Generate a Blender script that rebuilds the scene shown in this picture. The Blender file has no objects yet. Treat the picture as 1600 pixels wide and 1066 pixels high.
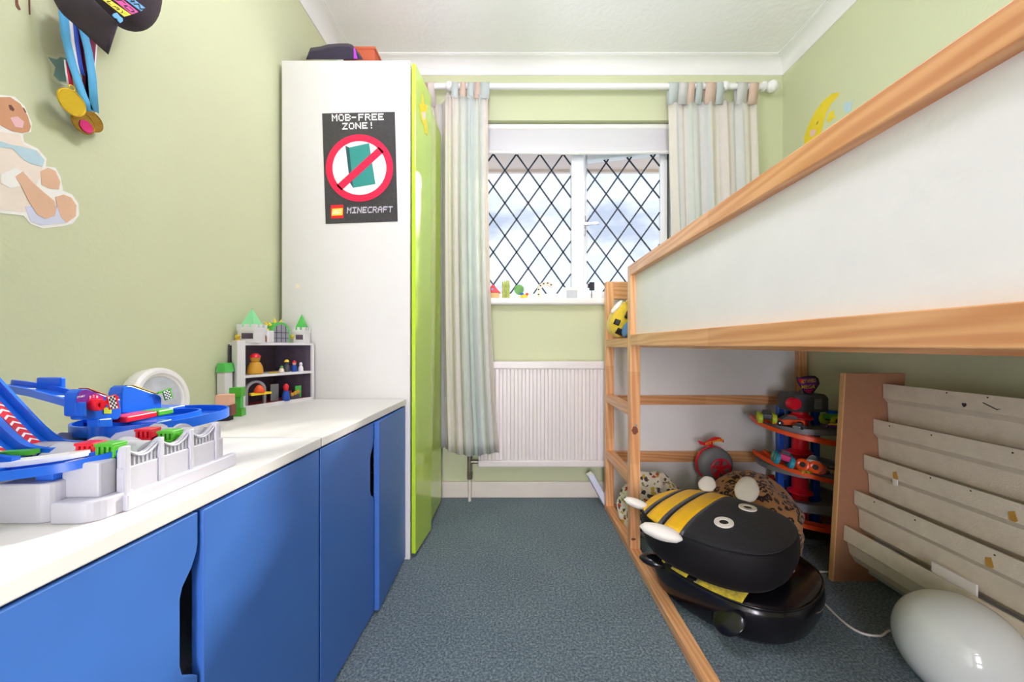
import bpy, bmesh, math, random
from mathutils import Vector, Matrix, noise
random.seed(7)
S = bpy.context.scene
COL = S.collection
PI = math.pi

# ------------------------------------------------------------------ camera
CX, CY, FP, CZ = 806.0, 538.0, 590.0, 0.85          # vanishing point, focal length in pixels, eye height
cam_d = bpy.data.cameras.new('camera')
cam = bpy.data.objects.new('camera', cam_d); COL.objects.link(cam)
cam.location = (0, 0, CZ); cam.rotation_euler = (PI/2, 0, 0)
cam_d.sensor_width = 36; cam_d.lens = FP/1600*36
cam_d.shift_x = -(CX-800)/1600; cam_d.shift_y = (CY-533)/1600
cam_d.clip_start = 0.02
S.camera = cam

# ------------------------------------------------------------------ sky, sun, exposure
S.view_settings.view_transform = 'Standard'; S.view_settings.look = 'None'
S.view_settings.gamma = 1; S.view_settings.use_curve_mapping = False
S.view_settings.exposure = 0.0
w = bpy.data.worlds.new('sky'); S.world = w; w.use_nodes = True
nt = w.node_tree; nt.nodes.clear()
o_ = nt.nodes.new('ShaderNodeOutputWorld'); bg = nt.nodes.new('ShaderNodeBackground')
tc = nt.nodes.new('ShaderNodeTexCoord'); mp = nt.nodes.new('ShaderNodeMapping'); mp.inputs['Scale'].default_value = (1, 1, 2.2)
mp.inputs['Location'].default_value = (0.35, 0.0, 0.1)
nz = nt.nodes.new('ShaderNodeTexNoise'); nz.inputs['Scale'].default_value = 3.4; nz.inputs['Detail'].default_value = 7; nz.inputs['Roughness'].default_value = .55
rp = nt.nodes.new('ShaderNodeValToRGB')
rp.color_ramp.elements[0].position = .36; rp.color_ramp.elements[0].color = (.46, .52, .66, 1)
rp.color_ramp.elements[1].position = .50; rp.color_ramp.elements[1].color = (.78, .83, .94, 1)
e = rp.color_ramp.elements.new(.62); e.color = (.68, .78, .96, 1)
for a, b in ((tc.outputs['Generated'], mp.inputs['Vector']), (mp.outputs[0], nz.inputs['Vector']), (nz.outputs['Fac'], rp.inputs['Fac']), (rp.outputs[0], bg.inputs[0]), (bg.outputs[0], o_.inputs[0])):
    nt.links.new(a, b)
bg.inputs[1].default_value = 1.45
sd = bpy.data.lights.new('sun', 'SUN'); sd.energy = 7.0; sd.angle = math.radians(2.6); sd.color = (1, .93, .84)
sun = bpy.data.objects.new('sun', sd); COL.objects.link(sun); sun.location = (3, 6, 5)
sun.rotation_euler = Vector((-.58, -1, -.47)).to_track_quat('-Z', 'Y').to_euler()
FILL_POWER = 31.0; LANDING_FILL_POWER = 38.0
cy = S.cycles
cy.max_bounces = 10; cy.diffuse_bounces = 6; cy.transparent_max_bounces = 16; cy.caustics_reflective = False; cy.caustics_refractive = False

# ------------------------------------------------------------------ measuring helpers
def at(px, py, Y): return Vector(((px-CX)*Y/FP, Y, CZ-(py-CY)*Y/FP))            # point at a depth Y
def atX(px, py, X):                                                               # point on a plane X
    Y = X*FP/(px-CX); return Vector((X, Y, CZ-(py-CY)*Y/FP))
def atZ(px, py, Z):                                                               # point on a height Z
    Y = (CZ-Z)*FP/(py-CY); return Vector(((px-CX)*Y/FP, Y, Z))

# ------------------------------------------------------------------ materials
def lin(c):
    r = []
    for x in c[:3]:
        x /= 255.0; r.append(x/12.92 if x <= .04045 else ((x+.055)/1.055)**2.4)
    return (r[0], r[1], r[2], 1)
MATS = {}
def newmat(name):
    m = bpy.data.materials.new(name); m.use_nodes = True; MATS[name] = m
    return m, m.node_tree, m.node_tree.nodes['Principled BSDF']
def objcoord(nt, scale=(1, 1, 1)):
    tc = nt.nodes.new('ShaderNodeTexCoord'); mp = nt.nodes.new('ShaderNodeMapping'); mp.inputs['Scale'].default_value = scale
    nt.links.new(tc.outputs['Object'], mp.inputs['Vector']); return mp.outputs[0]
def tex(nt, vec, scale, detail=3, rough=.5):
    n = nt.nodes.new('ShaderNodeTexNoise'); n.inputs['Scale'].default_value = scale; n.inputs['Detail'].default_value = detail; n.inputs['Roughness'].default_value = rough
    nt.links.new(vec, n.inputs['Vector']); return n
def ramp(nt, fac, stops):
    r = nt.nodes.new('ShaderNodeValToRGB'); cr = r.color_ramp
    while len(cr.elements) < len(stops): cr.elements.new(.5)
    for el, (p, c) in zip(cr.elements, stops): el.position = p; el.color = c
    nt.links.new(fac, r.inputs['Fac']); return r.outputs['Color']
def bump(nt, bs, height, strength, dist=.002):
    b = nt.nodes.new('ShaderNodeBump'); b.inputs['Strength'].default_value = strength; b.inputs['Distance'].default_value = dist
    nt.links.new(height, b.inputs['Height']); nt.links.new(b.outputs[0], bs.inputs['Normal'])
def mul(c, k): return (min(1, c[0]*k), min(1, c[1]*k), min(1, c[2]*k), 1)
def mat(name, c, rough=.5, var=0, vs=6, bmp=0, bs=150, metal=0, coat=0, spec=.5, sheen=0, trans=0):
    m, nt, b = newmat(name); col = lin(c)
    b.inputs['Base Color'].default_value = col; b.inputs['Roughness'].default_value = rough; b.inputs['Metallic'].default_value = metal
    b.inputs['Coat Weight'].default_value = coat; b.inputs['Coat Roughness'].default_value = .06; b.inputs['Specular IOR Level'].default_value = spec
    b.inputs['Sheen Weight'].default_value = sheen
    if var or bmp: v = objcoord(nt)
    if var:
        n = tex(nt, v, vs, 5, .6); nt.links.new(ramp(nt, n.outputs['Fac'], [(.3, mul(col, 1-var)), (.7, mul(col, 1+var))]), b.inputs['Base Color'])
    if bmp: bump(nt, b, tex(nt, v, bs, 2).outputs['Fac'], bmp)
    if trans:
        out = nt.nodes['Material Output']; t = nt.nodes.new('ShaderNodeBsdfTranslucent'); t.inputs[0].default_value = col
        mx = nt.nodes.new('ShaderNodeMixShader'); mx.inputs[0].default_value = trans
        nt.links.new(b.outputs[0], mx.inputs[1]); nt.links.new(t.outputs[0], mx.inputs[2]); nt.links.new(mx.outputs[0], out.inputs[0])
    return m
mat('wall_paint', (208, 213, 174), .9, .02, 2, .25, 90)
mat('ceiling_paint', (250, 249, 249), .95, .02, 3, .9, 45)
mat('cove_paint', (243, 242, 240), .8)
mat('gloss_white', (240, 238, 234), .35)
mat('skirting_paint', (226, 218, 204), .4, .03, 8)
mat('upvc', (243, 244, 247), .3)
mat('lead', (52, 62, 72), .5, metal=.3)
mat('laminate_white', (222, 220, 216), .45, .012, 3)
mat('lime', (188, 222, 52), .22, coat=.7)
mat('dark_gap', (28, 28, 34), .8)
mat('panel_white', (236, 235, 232), .45, .02, 8, .3, 60)
mat('blind_fabric', (236, 235, 236), .9, trans=.25)
mat('rod_white', (240, 239, 238), .35)
mat('radiator_white', (230, 223, 218), .35)
mat('brass_pipe', (150, 140, 128), .35, .1, 30, metal=.8)
mat('cur_cream', (236, 231, 220), .95, .03, 25, .3, 300, trans=.3)
mat('cur_green', (226, 229, 221), .95, .03, 25, .3, 300, trans=.3)
mat('cur_grey', (230, 229, 226), .95, .03, 25, .3, 300, trans=.3)
mat('cur_pink', (238, 230, 223), .95, .03, 25, .3, 300, trans=.3)
mat('cur_aqua', (220, 227, 225), .95, .03, 25, .3, 300, trans=.3)
mat('cur_peach', (238, 214, 196), .95, .03, 25, .3, 300, trans=.3)
mat('black', (22, 20, 24), .5); mat('black_gloss', (20, 18, 22), .18, .1, 10, .15, 20)
mat('black_fur', (13, 11, 17), .75, .4, 26, .8, 120, sheen=.08)
mat('black_velvet', (14, 11, 15), .7, .2, 20, sheen=.02, spec=.3)
mat('yellow_satin', (246, 190, 20), .45, .05, 20)
mat('yellow_fuzzy', (206, 182, 40), .95, .35, 90, 1, 160, sheen=.5)
mat('white_satin', (244, 238, 226), .5, .04, 12, .3, 40)
mat('silver_trim', (96, 98, 108), .35, .3, 90, metal=.5)
mat('toy_blue', (22, 100, 215), .28); mat('toy_blue_dark', (22, 74, 170), .3)
mat('toy_grey', (192, 192, 202), .4); mat('toy_grey_mid', (170, 168, 178), .45)
mat('toy_red', (226, 26, 46), .3); mat('toy_green', (76, 176, 42), .35); mat('toy_yellow', (246, 210, 40), .35)
mat('toy_orange', (235, 84, 30), .3); mat('toy_white', (246, 246, 246), .4); mat('toy_purple', (120, 40, 150), .4)
mat('toy_magenta', (214, 30, 110), .4); mat('gar_grey', (122, 124, 128), .45); mat('gar_dark', (74, 76, 82), .5)
mat('roof_green', (84, 190, 84), .5); mat('roof_green_pale', (140, 222, 160), .5)
mat('castle_grey', (222, 220, 220), .5, .02, 20); mat('castle_inside', (82, 70, 86), .6, .25, 40); mat('castle_red', (150, 42, 44), .6, .2, 40)
mat('castle_window', (150, 150, 160), .4)
mat('tan_gold', (206, 150, 40), .5); mat('skin_pink', (232, 178, 150), .55); mat('brown', (122, 66, 48), .6)
mat('gold', (236, 196, 60), .25, metal=.9, bmp=.2, bs=120); mat('gold_dark', (170, 128, 50), .25, metal=.9, bmp=.6, bs=120)
mat('rib_blue', (92, 184, 232), .6); mat('rib_red', (214, 24, 66), .6); mat('rib_white', (242, 240, 244), .6); mat('rib_navy', (28, 76, 186), .6); mat('rib_maroon', (132, 14, 64), .6)
mat('cap_fabric', (66, 56, 64), .9, .06, 40, .4, 260)
mat('cap_yellow', (250, 232, 60), .6); mat('cap_pink', (232, 84, 168), .6); mat('cap_blue', (110, 180, 236), .6); mat('cap_dark', (40, 36, 44), .7)
mat('decal_white', (243, 241, 232), .6); mat('decal_tan', (226, 184, 150), .6, .05, 30); mat('decal_cream', (240, 226, 208), .6, .04, 25)
mat('decal_face', (208, 152, 112), .6, .06, 25); mat('decal_blue', (186, 214, 222), .6, .05, 30); mat('decal_lilac', (214, 218, 236), .6); mat('decal_pink', (236, 190, 190), .6)
mat('decal_teal', (132, 176, 166), .6, .06, 40); mat('decal_line', (110, 70, 60), .6); mat('decal_yellow', (240, 214, 50), .6, .04, 25); mat('decal_pale', (222, 226, 190), .6)
mat('poster_dark', (62, 60, 62), .32, .22, 90); mat('poster_white', (240, 238, 232), .4); mat('poster_red', (226, 24, 72), .4); mat('poster_teal', (46, 140, 132), .4); mat('poster_teal_dark', (30, 88, 88), .4)
mat('poster_letter', (196, 190, 202), .4); mat('logo_red', (222, 26, 38), .4); mat('logo_yellow', (250, 222, 40), .4); mat('logo_black', (26, 24, 26), .5)
mat('hat_dark', (46, 38, 60), .6, .2, 20, .6, 30); mat('hat_purple', (176, 60, 196), .45); mat('terracotta', (196, 96, 62), .7)
mat('mdf', (158, 112, 82), .75, .06, 60); mat('mdf_edge', (206, 158, 104), .75, .05, 80)
mat('rack_felt', (222, 211, 190), .95, .05, 30, .6, 200); mat('rack_grey', (206, 206, 206), .95, .05, 30, .6, 200)
mat('cardboard_tear', (196, 148, 64), .9, .1, 60); mat('crack', (60, 54, 54), .9)
mat('cable_white', (226, 222, 214), .5); mat('paper', (236, 232, 224), .8)
mat('chrome', (190, 190, 196), .25, metal=.9); mat('rubber', (34, 34, 38), .7)
mat('wood_toy', (214, 178, 120), .6); mat('cactus', (176, 190, 90), .6, .15, 60); mat('tree_green', (110, 170, 90), .6, .25, 80)
mat('soffit', (208, 192, 190), .8); mat('mattress_teal', (150, 196, 190), .9, .05, 30, .3, 200); mat('denim', (92, 140, 186), .9, .15, 60, .4, 200)
mat('plush_yellow', (222, 190, 50), .95, .1, 60, .8, 200, sheen=.4); mat('door_paint', (240, 239, 236), .4); mat('steel', (170, 170, 174), .35, metal=.9)
mat('marble_grey', (196, 200, 206), .25, .16, 22)
mat('silver_car', (176, 176, 184), .25, metal=.7); mat('lime_tyre', (196, 216, 40), .5); mat('aqua_tyre', (40, 160, 190), .5); mat('tan_car', (206, 172, 120), .4)

def blue_door():
    m, nt, b = newmat('blue_door'); v = objcoord(nt, (1, 1, .45)); base = lin((62, 110, 188))
    n = tex(nt, v, 9, 8, .7); f = ramp(nt, n.outputs['Fac'], [(.66, (0, 0, 0, 1)), (.74, (.5, .5, .5, 1))])
    mx = nt.nodes.new('ShaderNodeMix'); mx.data_type = 'RGBA'; mx.inputs[6].default_value = base; mx.inputs[7].default_value = lin((170, 190, 216))
    nt.links.new(f, mx.inputs[0]); nt.links.new(mx.outputs[2], b.inputs['Base Color']); b.inputs['Roughness'].default_value = .42
blue_door()
def carpet():
    m, nt, b = newmat('carpet'); v = objcoord(nt)
    n = tex(nt, v, 150, 4, .8); n2 = tex(nt, v, 4, 3)
    c = ramp(nt, n.outputs['Fac'], [(.32, lin((54, 72, 82))), (.5, lin((114, 133, 142))), (.68, lin((184, 198, 200)))])
    mx = nt.nodes.new('ShaderNodeMix'); mx.data_type = 'RGBA'; mx.blend_type = 'MULTIPLY'; mx.inputs[0].default_value = 1
    nt.links.new(c, mx.inputs[6]); nt.links.new(ramp(nt, n2.outputs['Fac'], [(.3, (.86, .88, .9, 1)), (.7, (1, 1, 1, 1))]), mx.inputs[7])
    nt.links.new(mx.outputs[2], b.inputs['Base Color']); b.inputs['Roughness'].default_value = 1; b.inputs['Specular IOR Level'].default_value = .1; b.inputs['Sheen Weight'].default_value = .15
    bump(nt, b, tex(nt, v, 260, 3, .7).outputs['Fac'], 1, .006)
carpet()
def pine(name, axis, c1=(216, 154, 102), c2=(238, 188, 136), seglen=.46, rough=.28):
    m, nt, b = newmat(name)
    sc = [30, 30, 30]; sc[axis] = 1.6
    v = objcoord(nt, tuple(sc)); n = tex(nt, v, 1.6, 4, .6)
    wv = nt.nodes.new('ShaderNodeTexWave'); wv.bands_direction = 'DIAGONAL'; wv.inputs['Scale'].default_value = 1.1; wv.inputs['Distortion'].default_value = 7; wv.inputs['Detail'].default_value = 2
    nt.links.new(v, wv.inputs['Vector'])
    mx = nt.nodes.new('ShaderNodeMix'); mx.inputs[0].default_value = .45
    nt.links.new(n.outputs['Fac'], mx.inputs[2]); nt.links.new(wv.outputs['Fac'], mx.inputs[3])
    grain = ramp(nt, mx.outputs[0], [(.22, lin(c1)), (.75, lin(c2))])
    # finger-jointed lengths: each length of board has a tone of its own
    sx = nt.nodes.new('ShaderNodeSeparateXYZ'); nt.links.new(objcoord(nt), sx.inputs[0])
    d = nt.nodes.new('ShaderNodeMath'); d.operation = 'DIVIDE'; d.inputs[1].default_value = seglen; nt.links.new(sx.outputs[axis], d.inputs[0])
    fl = nt.nodes.new('ShaderNodeMath'); fl.operation = 'FLOOR'; nt.links.new(d.outputs[0], fl.inputs[0])
    wn = nt.nodes.new('ShaderNodeTexWhiteNoise'); wn.noise_dimensions = '1D'; nt.links.new(fl.outputs[0], wn.inputs['W'])
    tone = ramp(nt, wn.outputs['Value'], [(0, (.86, .76, .68, 1)), (.5, (.97, .92, .88, 1)), (1, (1, 1, .96, 1))])
    m2 = nt.nodes.new('ShaderNodeMix'); m2.data_type = 'RGBA'; m2.blend_type = 'MULTIPLY'; m2.inputs[0].default_value = 1
    nt.links.new(grain, m2.inputs[6]); nt.links.new(tone, m2.inputs[7])
    nt.links.new(m2.outputs[2], b.inputs['Base Color']); b.inputs['Roughness'].default_value = rough
    bump(nt, b, mx.outputs[0], .08, .001)
pine('pine_x', 0); pine('pine_y', 1, seglen=.52); pine('pine_z', 2, seglen=.37); 
def leopard():
    m, nt, b = newmat('leopard'); v = objcoord(nt)
    wob = tex(nt, v, 24, 2); add = nt.nodes.new('ShaderNodeVectorMath'); add.operation = 'MULTIPLY_ADD'; add.inputs[1].default_value = (.03, .03, .03)
    nt.links.new(wob.outputs['Color'], add.inputs[0]); nt.links.new(v, add.inputs[2])
    vo = nt.nodes.new('ShaderNodeTexVoronoi'); vo.inputs['Scale'].default_value = 33; nt.links.new(add.outputs[0], vo.inputs['Vector'])
    ring = ramp(nt, vo.outputs['Distance'], [(.0, (0, 0, 0, 1)), (.18, (0, 0, 0, 1)), (.24, (1, 1, 1, 1)), (.47, (1, 1, 1, 1)), (.53, (0, 0, 0, 1))])
    gap = ramp(nt, tex(nt, v, 60, 1).outputs['Fac'], [(.36, (0, 0, 0, 1)), (.42, (1, 1, 1, 1))])
    k = nt.nodes.new('ShaderNodeMath'); k.operation = 'MULTIPLY'; nt.links.new(ring, k.inputs[0]); nt.links.new(gap, k.inputs[1])
    mx = nt.nodes.new('ShaderNodeMix'); mx.data_type = 'RGBA'; nt.links.new(k.outputs[0], mx.inputs[0]); mx.inputs[6].default_value = lin((178, 128, 78)); mx.inputs[7].default_value = lin((40, 26, 24))
    nt.links.new(mx.outputs[2], b.inputs['Base Color']); b.inputs['Roughness'].default_value = .95; b.inputs['Sheen Weight'].default_value = .2
leopard()
def floral():
    m, nt, b = newmat('floral'); v = objcoord(nt)
    wob = tex(nt, v, 40, 2); add = nt.nodes.new('ShaderNodeVectorMath'); add.operation = 'MULTIPLY_ADD'; add.inputs[1].default_value = (.03, .03, .03)
    nt.links.new(wob.outputs['Color'], add.inputs[0]); nt.links.new(v, add.inputs[2])
    vo = nt.nodes.new('ShaderNodeTexVoronoi'); vo.inputs['Scale'].default_value = 46; nt.links.new(add.outputs[0], vo.inputs['Vector'])
    sp = nt.nodes.new('ShaderNodeSeparateColor'); nt.links.new(vo.outputs['Color'], sp.inputs[0])
    pal = ramp(nt, sp.outputs[0], [(0, lin((84, 62, 56))), (.3, lin((150, 156, 84))), (.5, lin((206, 172, 60))), (.7, lin((190, 66, 50))), (.85, lin((60, 52, 52)))])
    pal.node.color_ramp.interpolation = 'CONSTANT'
    sel = ramp(nt, vo.outputs['Distance'], [(.42, (1, 1, 1, 1)), (.48, (0, 0, 0, 1))])
    mx = nt.nodes.new('ShaderNodeMix'); mx.data_type = 'RGBA'; nt.links.new(sel, mx.inputs[0]); mx.inputs[6].default_value = lin((232, 224, 204)); nt.links.new(pal, mx.inputs[7])
    nt.links.new(mx.outputs[2], b.inputs['Base Color']); b.inputs['Roughness'].default_value = .9
floral()
def glassmat():
    m = bpy.data.materials.new('window_glass'); MATS['window_glass'] = m; m.use_nodes = True; nt = m.node_tree; nt.nodes.clear()
    o = nt.nodes.new('ShaderNodeOutputMaterial'); t = nt.nodes.new('ShaderNodeBsdfTransparent'); t.inputs[0].default_value = (.96, .98, .98, 1)
    g = nt.nodes.new('ShaderNodeBsdfGlossy'); g.inputs['Roughness'].default_value = .02
    f = nt.nodes.new('ShaderNodeFresnel'); f.inputs[0].default_value = 1.03; mx = nt.nodes.new('ShaderNodeMixShader')
    nt.links.new(f.outputs[0], mx.inputs[0]); nt.links.new(t.outputs[0], mx.inputs[1]); nt.links.new(g.outputs[0], mx.inputs[2]); nt.links.new(mx.outputs[0], o.inputs[0])
glassmat()
def opal():
    m, nt, b = newmat('opal_glass'); b.inputs['Base Color'].default_value = lin((226, 230, 226)); b.inputs['Roughness'].default_value = .04
    b.inputs['Subsurface Weight'].default_value = .3; b.inputs['Subsurface Radius'].default_value = (.03, .03, .03); b.inputs['Coat Weight'].default_value = .5
opal()
def emit(name, c, s):
    m, nt, b = newmat(name); b.inputs['Base Color'].default_value = lin(c); b.inputs['Emission Color'].default_value = lin(c); b.inputs['Emission Strength'].default_value = s
emit('fill_glow', (242, 239, 255), FILL_POWER); emit('landing_fill_glow', (246, 240, 255), LANDING_FILL_POWER)  # glow of the two added fill lamps, ceiling and landing

# ------------------------------------------------------------------ mesh builder
class MB:
    def __init__(s): s.v = []; s.f = []; s.mi = []; s.cur = 0
    def add(s, vs, fs):
        n = len(s.v); s.v += [Vector(p) for p in vs]; s.f += [[i+n for i in f] for f in fs]; s.mi += [s.cur]*len(fs); return s
    def box(s, x0, x1, y0, y1, z0, z1):
        if x0 > x1: x0, x1 = x1, x0
        if y0 > y1: y0, y1 = y1, y0
        if z0 > z1: z0, z1 = z1, z0
        return s.add([(x, y, z) for z in (z0, z1) for y in (y0, y1) for x in (x0, x1)], [(0, 2, 3, 1), (4, 5, 7, 6), (0, 1, 5, 4), (2, 6, 7, 3), (0, 4, 6, 2), (1, 3, 7, 5)])
    def obox(s, c, h, M):
        c = Vector(c); vs = [c+M@Vector((x*h[0], y*h[1], z*h[2])) for z in (-1, 1) for y in (-1, 1) for x in (-1, 1)]
        return s.add(vs, [(0, 2, 3, 1), (4, 5, 7, 6), (0, 1, 5, 4), (2, 6, 7, 3), (0, 4, 6, 2), (1, 3, 7, 5)])
    def prism(s, poly, off):
        off = Vector(off); n = len(poly); p = [Vector(q) for q in poly]
        return s.add(p+[q+off for q in p], [list(range(n))[::-1], list(range(n, 2*n))]+[(i, (i+1) % n, n+(i+1) % n, n+i) for i in range(n)])
    def rings(s, rings, cap=True, closed=True):
        n = len(rings[0]); vs = [p for r in rings for p in r]; fs = []
        for k in range(len(rings)-1):
            for i in range(n if closed else n-1): fs.append((k*n+i, k*n+(i+1) % n, (k+1)*n+(i+1) % n, (k+1)*n+i))
        if cap: fs += [list(range(n))[::-1], list(range((len(rings)-1)*n, len(rings)*n))]
        return s.add(vs, fs)
    def cyl(s, p0, p1, r0, r1=None, n=20):
        p0 = Vector(p0); p1 = Vector(p1); r1 = r0 if r1 is None else r1
        d = (p1-p0).normalized(); u = d.orthogonal().normalized(); v = d.cross(u)
        R = lambda p, r: [p+r*(math.cos(2*PI*i/n)*u+math.sin(2*PI*i/n)*v) for i in range(n)]
        return s.rings([R(p0, r0), R(p1, r1)])
    def lathe(s, prof, c=(0, 0, 0), n=28, ax='z'):
        c = Vector(c); rg = []
        for r, z in prof:
            q = []
            for i in range(n):
                a = 2*PI*i/n; x, y = r*math.cos(a), r*math.sin(a)
                q.append(c+Vector({'z': (x, y, z), 'x': (z, x, y), 'y': (y, z, x)}[ax]))
            rg.append(q)
        return s.rings(rg)
    def tube(s, pts, r, n=8):
        pts = [Vector(p) for p in pts]; rg = []; u = None
        for i, p in enumerate(pts):
            d = (pts[min(i+1, len(pts)-1)]-pts[max(i-1, 0)]).normalized()
            u = d.orthogonal().normalized() if u is None else (u-d*u.dot(d)).normalized()
            v = d.cross(u); rr = r[i] if isinstance(r, (list, tuple)) else r
            rg.append([p+rr*(math.cos(2*PI*k/n)*u+math.sin(2*PI*k/n)*v) for k in range(n)])
        return s.rings(rg)
    def sweep(s, pts, prof, closed=False):
        """profile of (side, up) pairs swept along a mostly horizontal path"""
        pts = [Vector(p) for p in pts]; n = len(pts); rg = []
        for i, p in enumerate(pts):
            a = pts[(i-1) % n] if closed else pts[max(i-1, 0)]; b = pts[(i+1) % n] if closed else pts[min(i+1, n-1)]
            d = (b-a).normalized(); side = d.cross(Vector((0, 0, 1))).normalized(); up = side.cross(d)
            rg.append([p+side*q[0]+up*q[1] for q in prof])
        if closed: rg.append(rg[0])
        return s.rings(rg, cap=not closed)
    def grid(s, fn, nu, nv):
        vs = [fn(i/nu, j/nv) for j in range(nv+1) for i in range(nu+1)]
        return s.add(vs, [(j*(nu+1)+i, j*(nu+1)+i+1, (j+1)*(nu+1)+i+1, (j+1)*(nu+1)+i) for j in range(nv) for i in range(nu)])
    def blob(s, c, r, n=24, m=14, fn=None):
        c = Vector(c); rg = []
        for j in range(m+1):
            t = -PI/2+PI*j/m; q = []
            for i in range(n):
                a = 2*PI*i/n; p = Vector((math.cos(t)*math.cos(a)*r[0], math.cos(t)*math.sin(a)*r[1], math.sin(t)*r[2]))
                if fn: p = fn(p, a, t)
                q.append(c+p)
            rg.append(q)
        return s.rings(rg)
    def build(s, name, mats, parent=None, smooth=False, bevel=0, loc=None, sub=0, solid=0, seg=2):
        o0 = rootloc(parent) if parent else Vector(loc or (0, 0, 0))
        me = bpy.data.meshes.new(name); me.from_pydata([p-o0 for p in s.v], [], s.f)
        for m in ([mats] if isinstance(mats, str) else mats): me.materials.append(MATS[m])
        for p, k in zip(me.polygons, s.mi): p.material_index = k
        bm = bmesh.new(); bm.from_mesh(me); bmesh.ops.remove_doubles(bm, verts=bm.verts, dist=1e-5); bmesh.ops.recalc_face_normals(bm, faces=bm.faces); bm.to_mesh(me); bm.free()
        o = bpy.data.objects.new(name, me); COL.objects.link(o)
        if parent: o.parent = parent
        else: o.location = o0
        if smooth:
            for p in me.polygons: p.use_smooth = True
            if smooth is True: me.set_sharp_from_angle(angle=math.radians(38))
        if solid:
            q = o.modifiers.new('solid', 'SOLIDIFY'); q.thickness = solid; q.offset = 0
        if bevel:
            q = o.modifiers.new('bevel', 'BEVEL'); q.width = bevel; q.segments = seg; q.limit_method = 'ANGLE'; q.angle_limit = math.radians(40)
        if sub:
            q = o.modifiers.new('sub', 'SUBSURF'); q.levels = sub; q.render_levels = sub
        return o
def rootloc(o):
    while o.parent: o = o.parent
    return Vector(o.location)
def thing(name, label, cat, loc, group=None):
    o = bpy.data.objects.new(name, None); COL.objects.link(o); o.location = loc; o.empty_display_size = .02
    o['label'] = label; o['category'] = cat
    if group: o['group'] = group
    return o
def tag(o, label, cat, group=None):
    o['label'] = label; o['category'] = cat
    if group: o['group'] = group
    return o
def struct(o): o['kind'] = 'structure'; return o
def B(*a): return MB().box(*a)
def linkcopy(o, parent, loc):
    c = o.copy(); COL.objects.link(c); c.parent = parent; c.location = loc; return c

# lettering: (a) smooth font turned into flat triangles, (b) a 5 x 5 pixel face; both are laid on a quad
def glyphs(txt):
    cu = bpy.data.curves.new('t', 'FONT'); cu.body = txt; cu.resolution_u = 3; cu.offset = .014
    ob = bpy.data.objects.new('t', cu); COL.objects.link(ob); dg = bpy.context.evaluated_depsgraph_get()
    me = bpy.data.meshes.new_from_object(ob.evaluated_get(dg))
    vs = [v.co.copy() for v in me.vertices]; fs = [list(p.vertices) for p in me.polygons]
    bpy.data.objects.remove(ob); bpy.data.meshes.remove(me)
    x0 = min(v.x for v in vs); x1 = max(v.x for v in vs); y0 = min(v.y for v in vs); y1 = max(v.y for v in vs)
    return [((v.x-x0)/(x1-x0), (v.y-y0)/(y1-y0)) for v in vs], fs
def onquad(q, u, v):   # q = bottom-left, bottom-right, top-right, top-left
    a = Vector(q[0]).lerp(Vector(q[1]), u); b = Vector(q[3]).lerp(Vector(q[2]), u); return a.lerp(b, v)
def text_on(mb, txt, q):
    vs, fs = glyphs(txt); return mb.add([onquad(q, u, v) for u, v in vs], fs)
PX = {'A': '01110 10001 11111 10001 10001', 'B': '11110 10001 11110 10001 11110', 'C': '01111 10000 10000 10000 01111', 'E': '11111 10000 11110 10000 11111',
      'F': '11111 10000 11110 10000 10000', 'I': '11111 00100 00100 00100 11111', 'L': '10000 10000 10000 10000 11111', 'M': '10001 11011 10101 10001 10001',
      'N': '10001 11001 10101 10011 10001', 'O': '01110 10001 10001 10001 01110', 'R': '11110 10001 11110 10010 10001', 'T': '11111 00100 00100 00100 00100',
      'Y': '10001 01010 00100 00100 00100', 'Z': '11111 00010 00100 01000 11111', '!': '00100 00100 00100 00000 00100', '-': '00000 00000 11110 00000 00000', 'P': '11110 10001 11110 10000 10000'}
def pixels_on(mb, txt, q):
    W = len(txt)*6-1
    for k, ch in enumerate(txt):
        if ch == ' ': continue
        for r, row in enumerate(PX[ch].split()):
            for c, b in enumerate(row):
                if b == '1':
                    u0 = (k*6+c)/W; u1 = (k*6+c+1.02)/W; v1 = 1-r/5; v0 = 1-(r+1.02)/5
                    mb.add([onquad(q, u0, v0), onquad(q, u1, v0), onquad(q, u1, v1), onquad(q, u0, v1)], [(0, 1, 2, 3)])
    return mb

# ------------------------------------------------------------------ the room
XL, XR, YB, YF, H = -.945, 1.485, 2.1, -1.25, 2.417
WX0, WX1, WZ0, WZ1 = -.217, .905, 1.10, 2.096
struct(B(XL-.1, XR+.1, YF-.1, YB+.26, -.06, 0).build('floor', 'carpet'))
struct(B(XL-.1, XR+.1, YF-.1, YB+.26, H, H+.08).build('ceiling', 'ceiling_paint'))
struct(B(XL-.12, XL, YF, YB+.26, 0, H).build('wall_left', 'wall_paint'))
struct(B(XR, XR+.12, YF, YB+.26, 0, H).build('wall_right', 'wall_paint'))
m = MB(); m.box(XL, XR, YB, YB+.26, 0, WZ0); m.box(XL, XR, YB, YB+.26, WZ1, H); m.box(XL, WX0, YB, YB+.26, WZ0, WZ1); m.box(WX1, XR, YB, YB+.26, WZ0, WZ1)
struct(m.build('wall_back', 'wall_paint'))
m = MB(); m.box(XL, -.40, YF-.12, YF, 0, H); m.box(.42, XR, YF-.12, YF, 0, H); m.box(-.40, .42, YF-.12, YF, 2.03, H)
struct(m.build('wall_front', 'wall_paint'))
d = thing('door_1', '', '', (-.15, YF, 0)); del d['label']; del d['category']; struct(d)
m = MB(); m.box(-.46, -.40, YF-.02, YF+.018, 0, 2.09); m.box(.42, .48, YF-.02, YF+.018, 0, 2.09); m.box(-.46, .48, YF-.02, YF+.018, 2.03, 2.09); m.build('door_frame', 'door_paint', d, bevel=.004)
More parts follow.
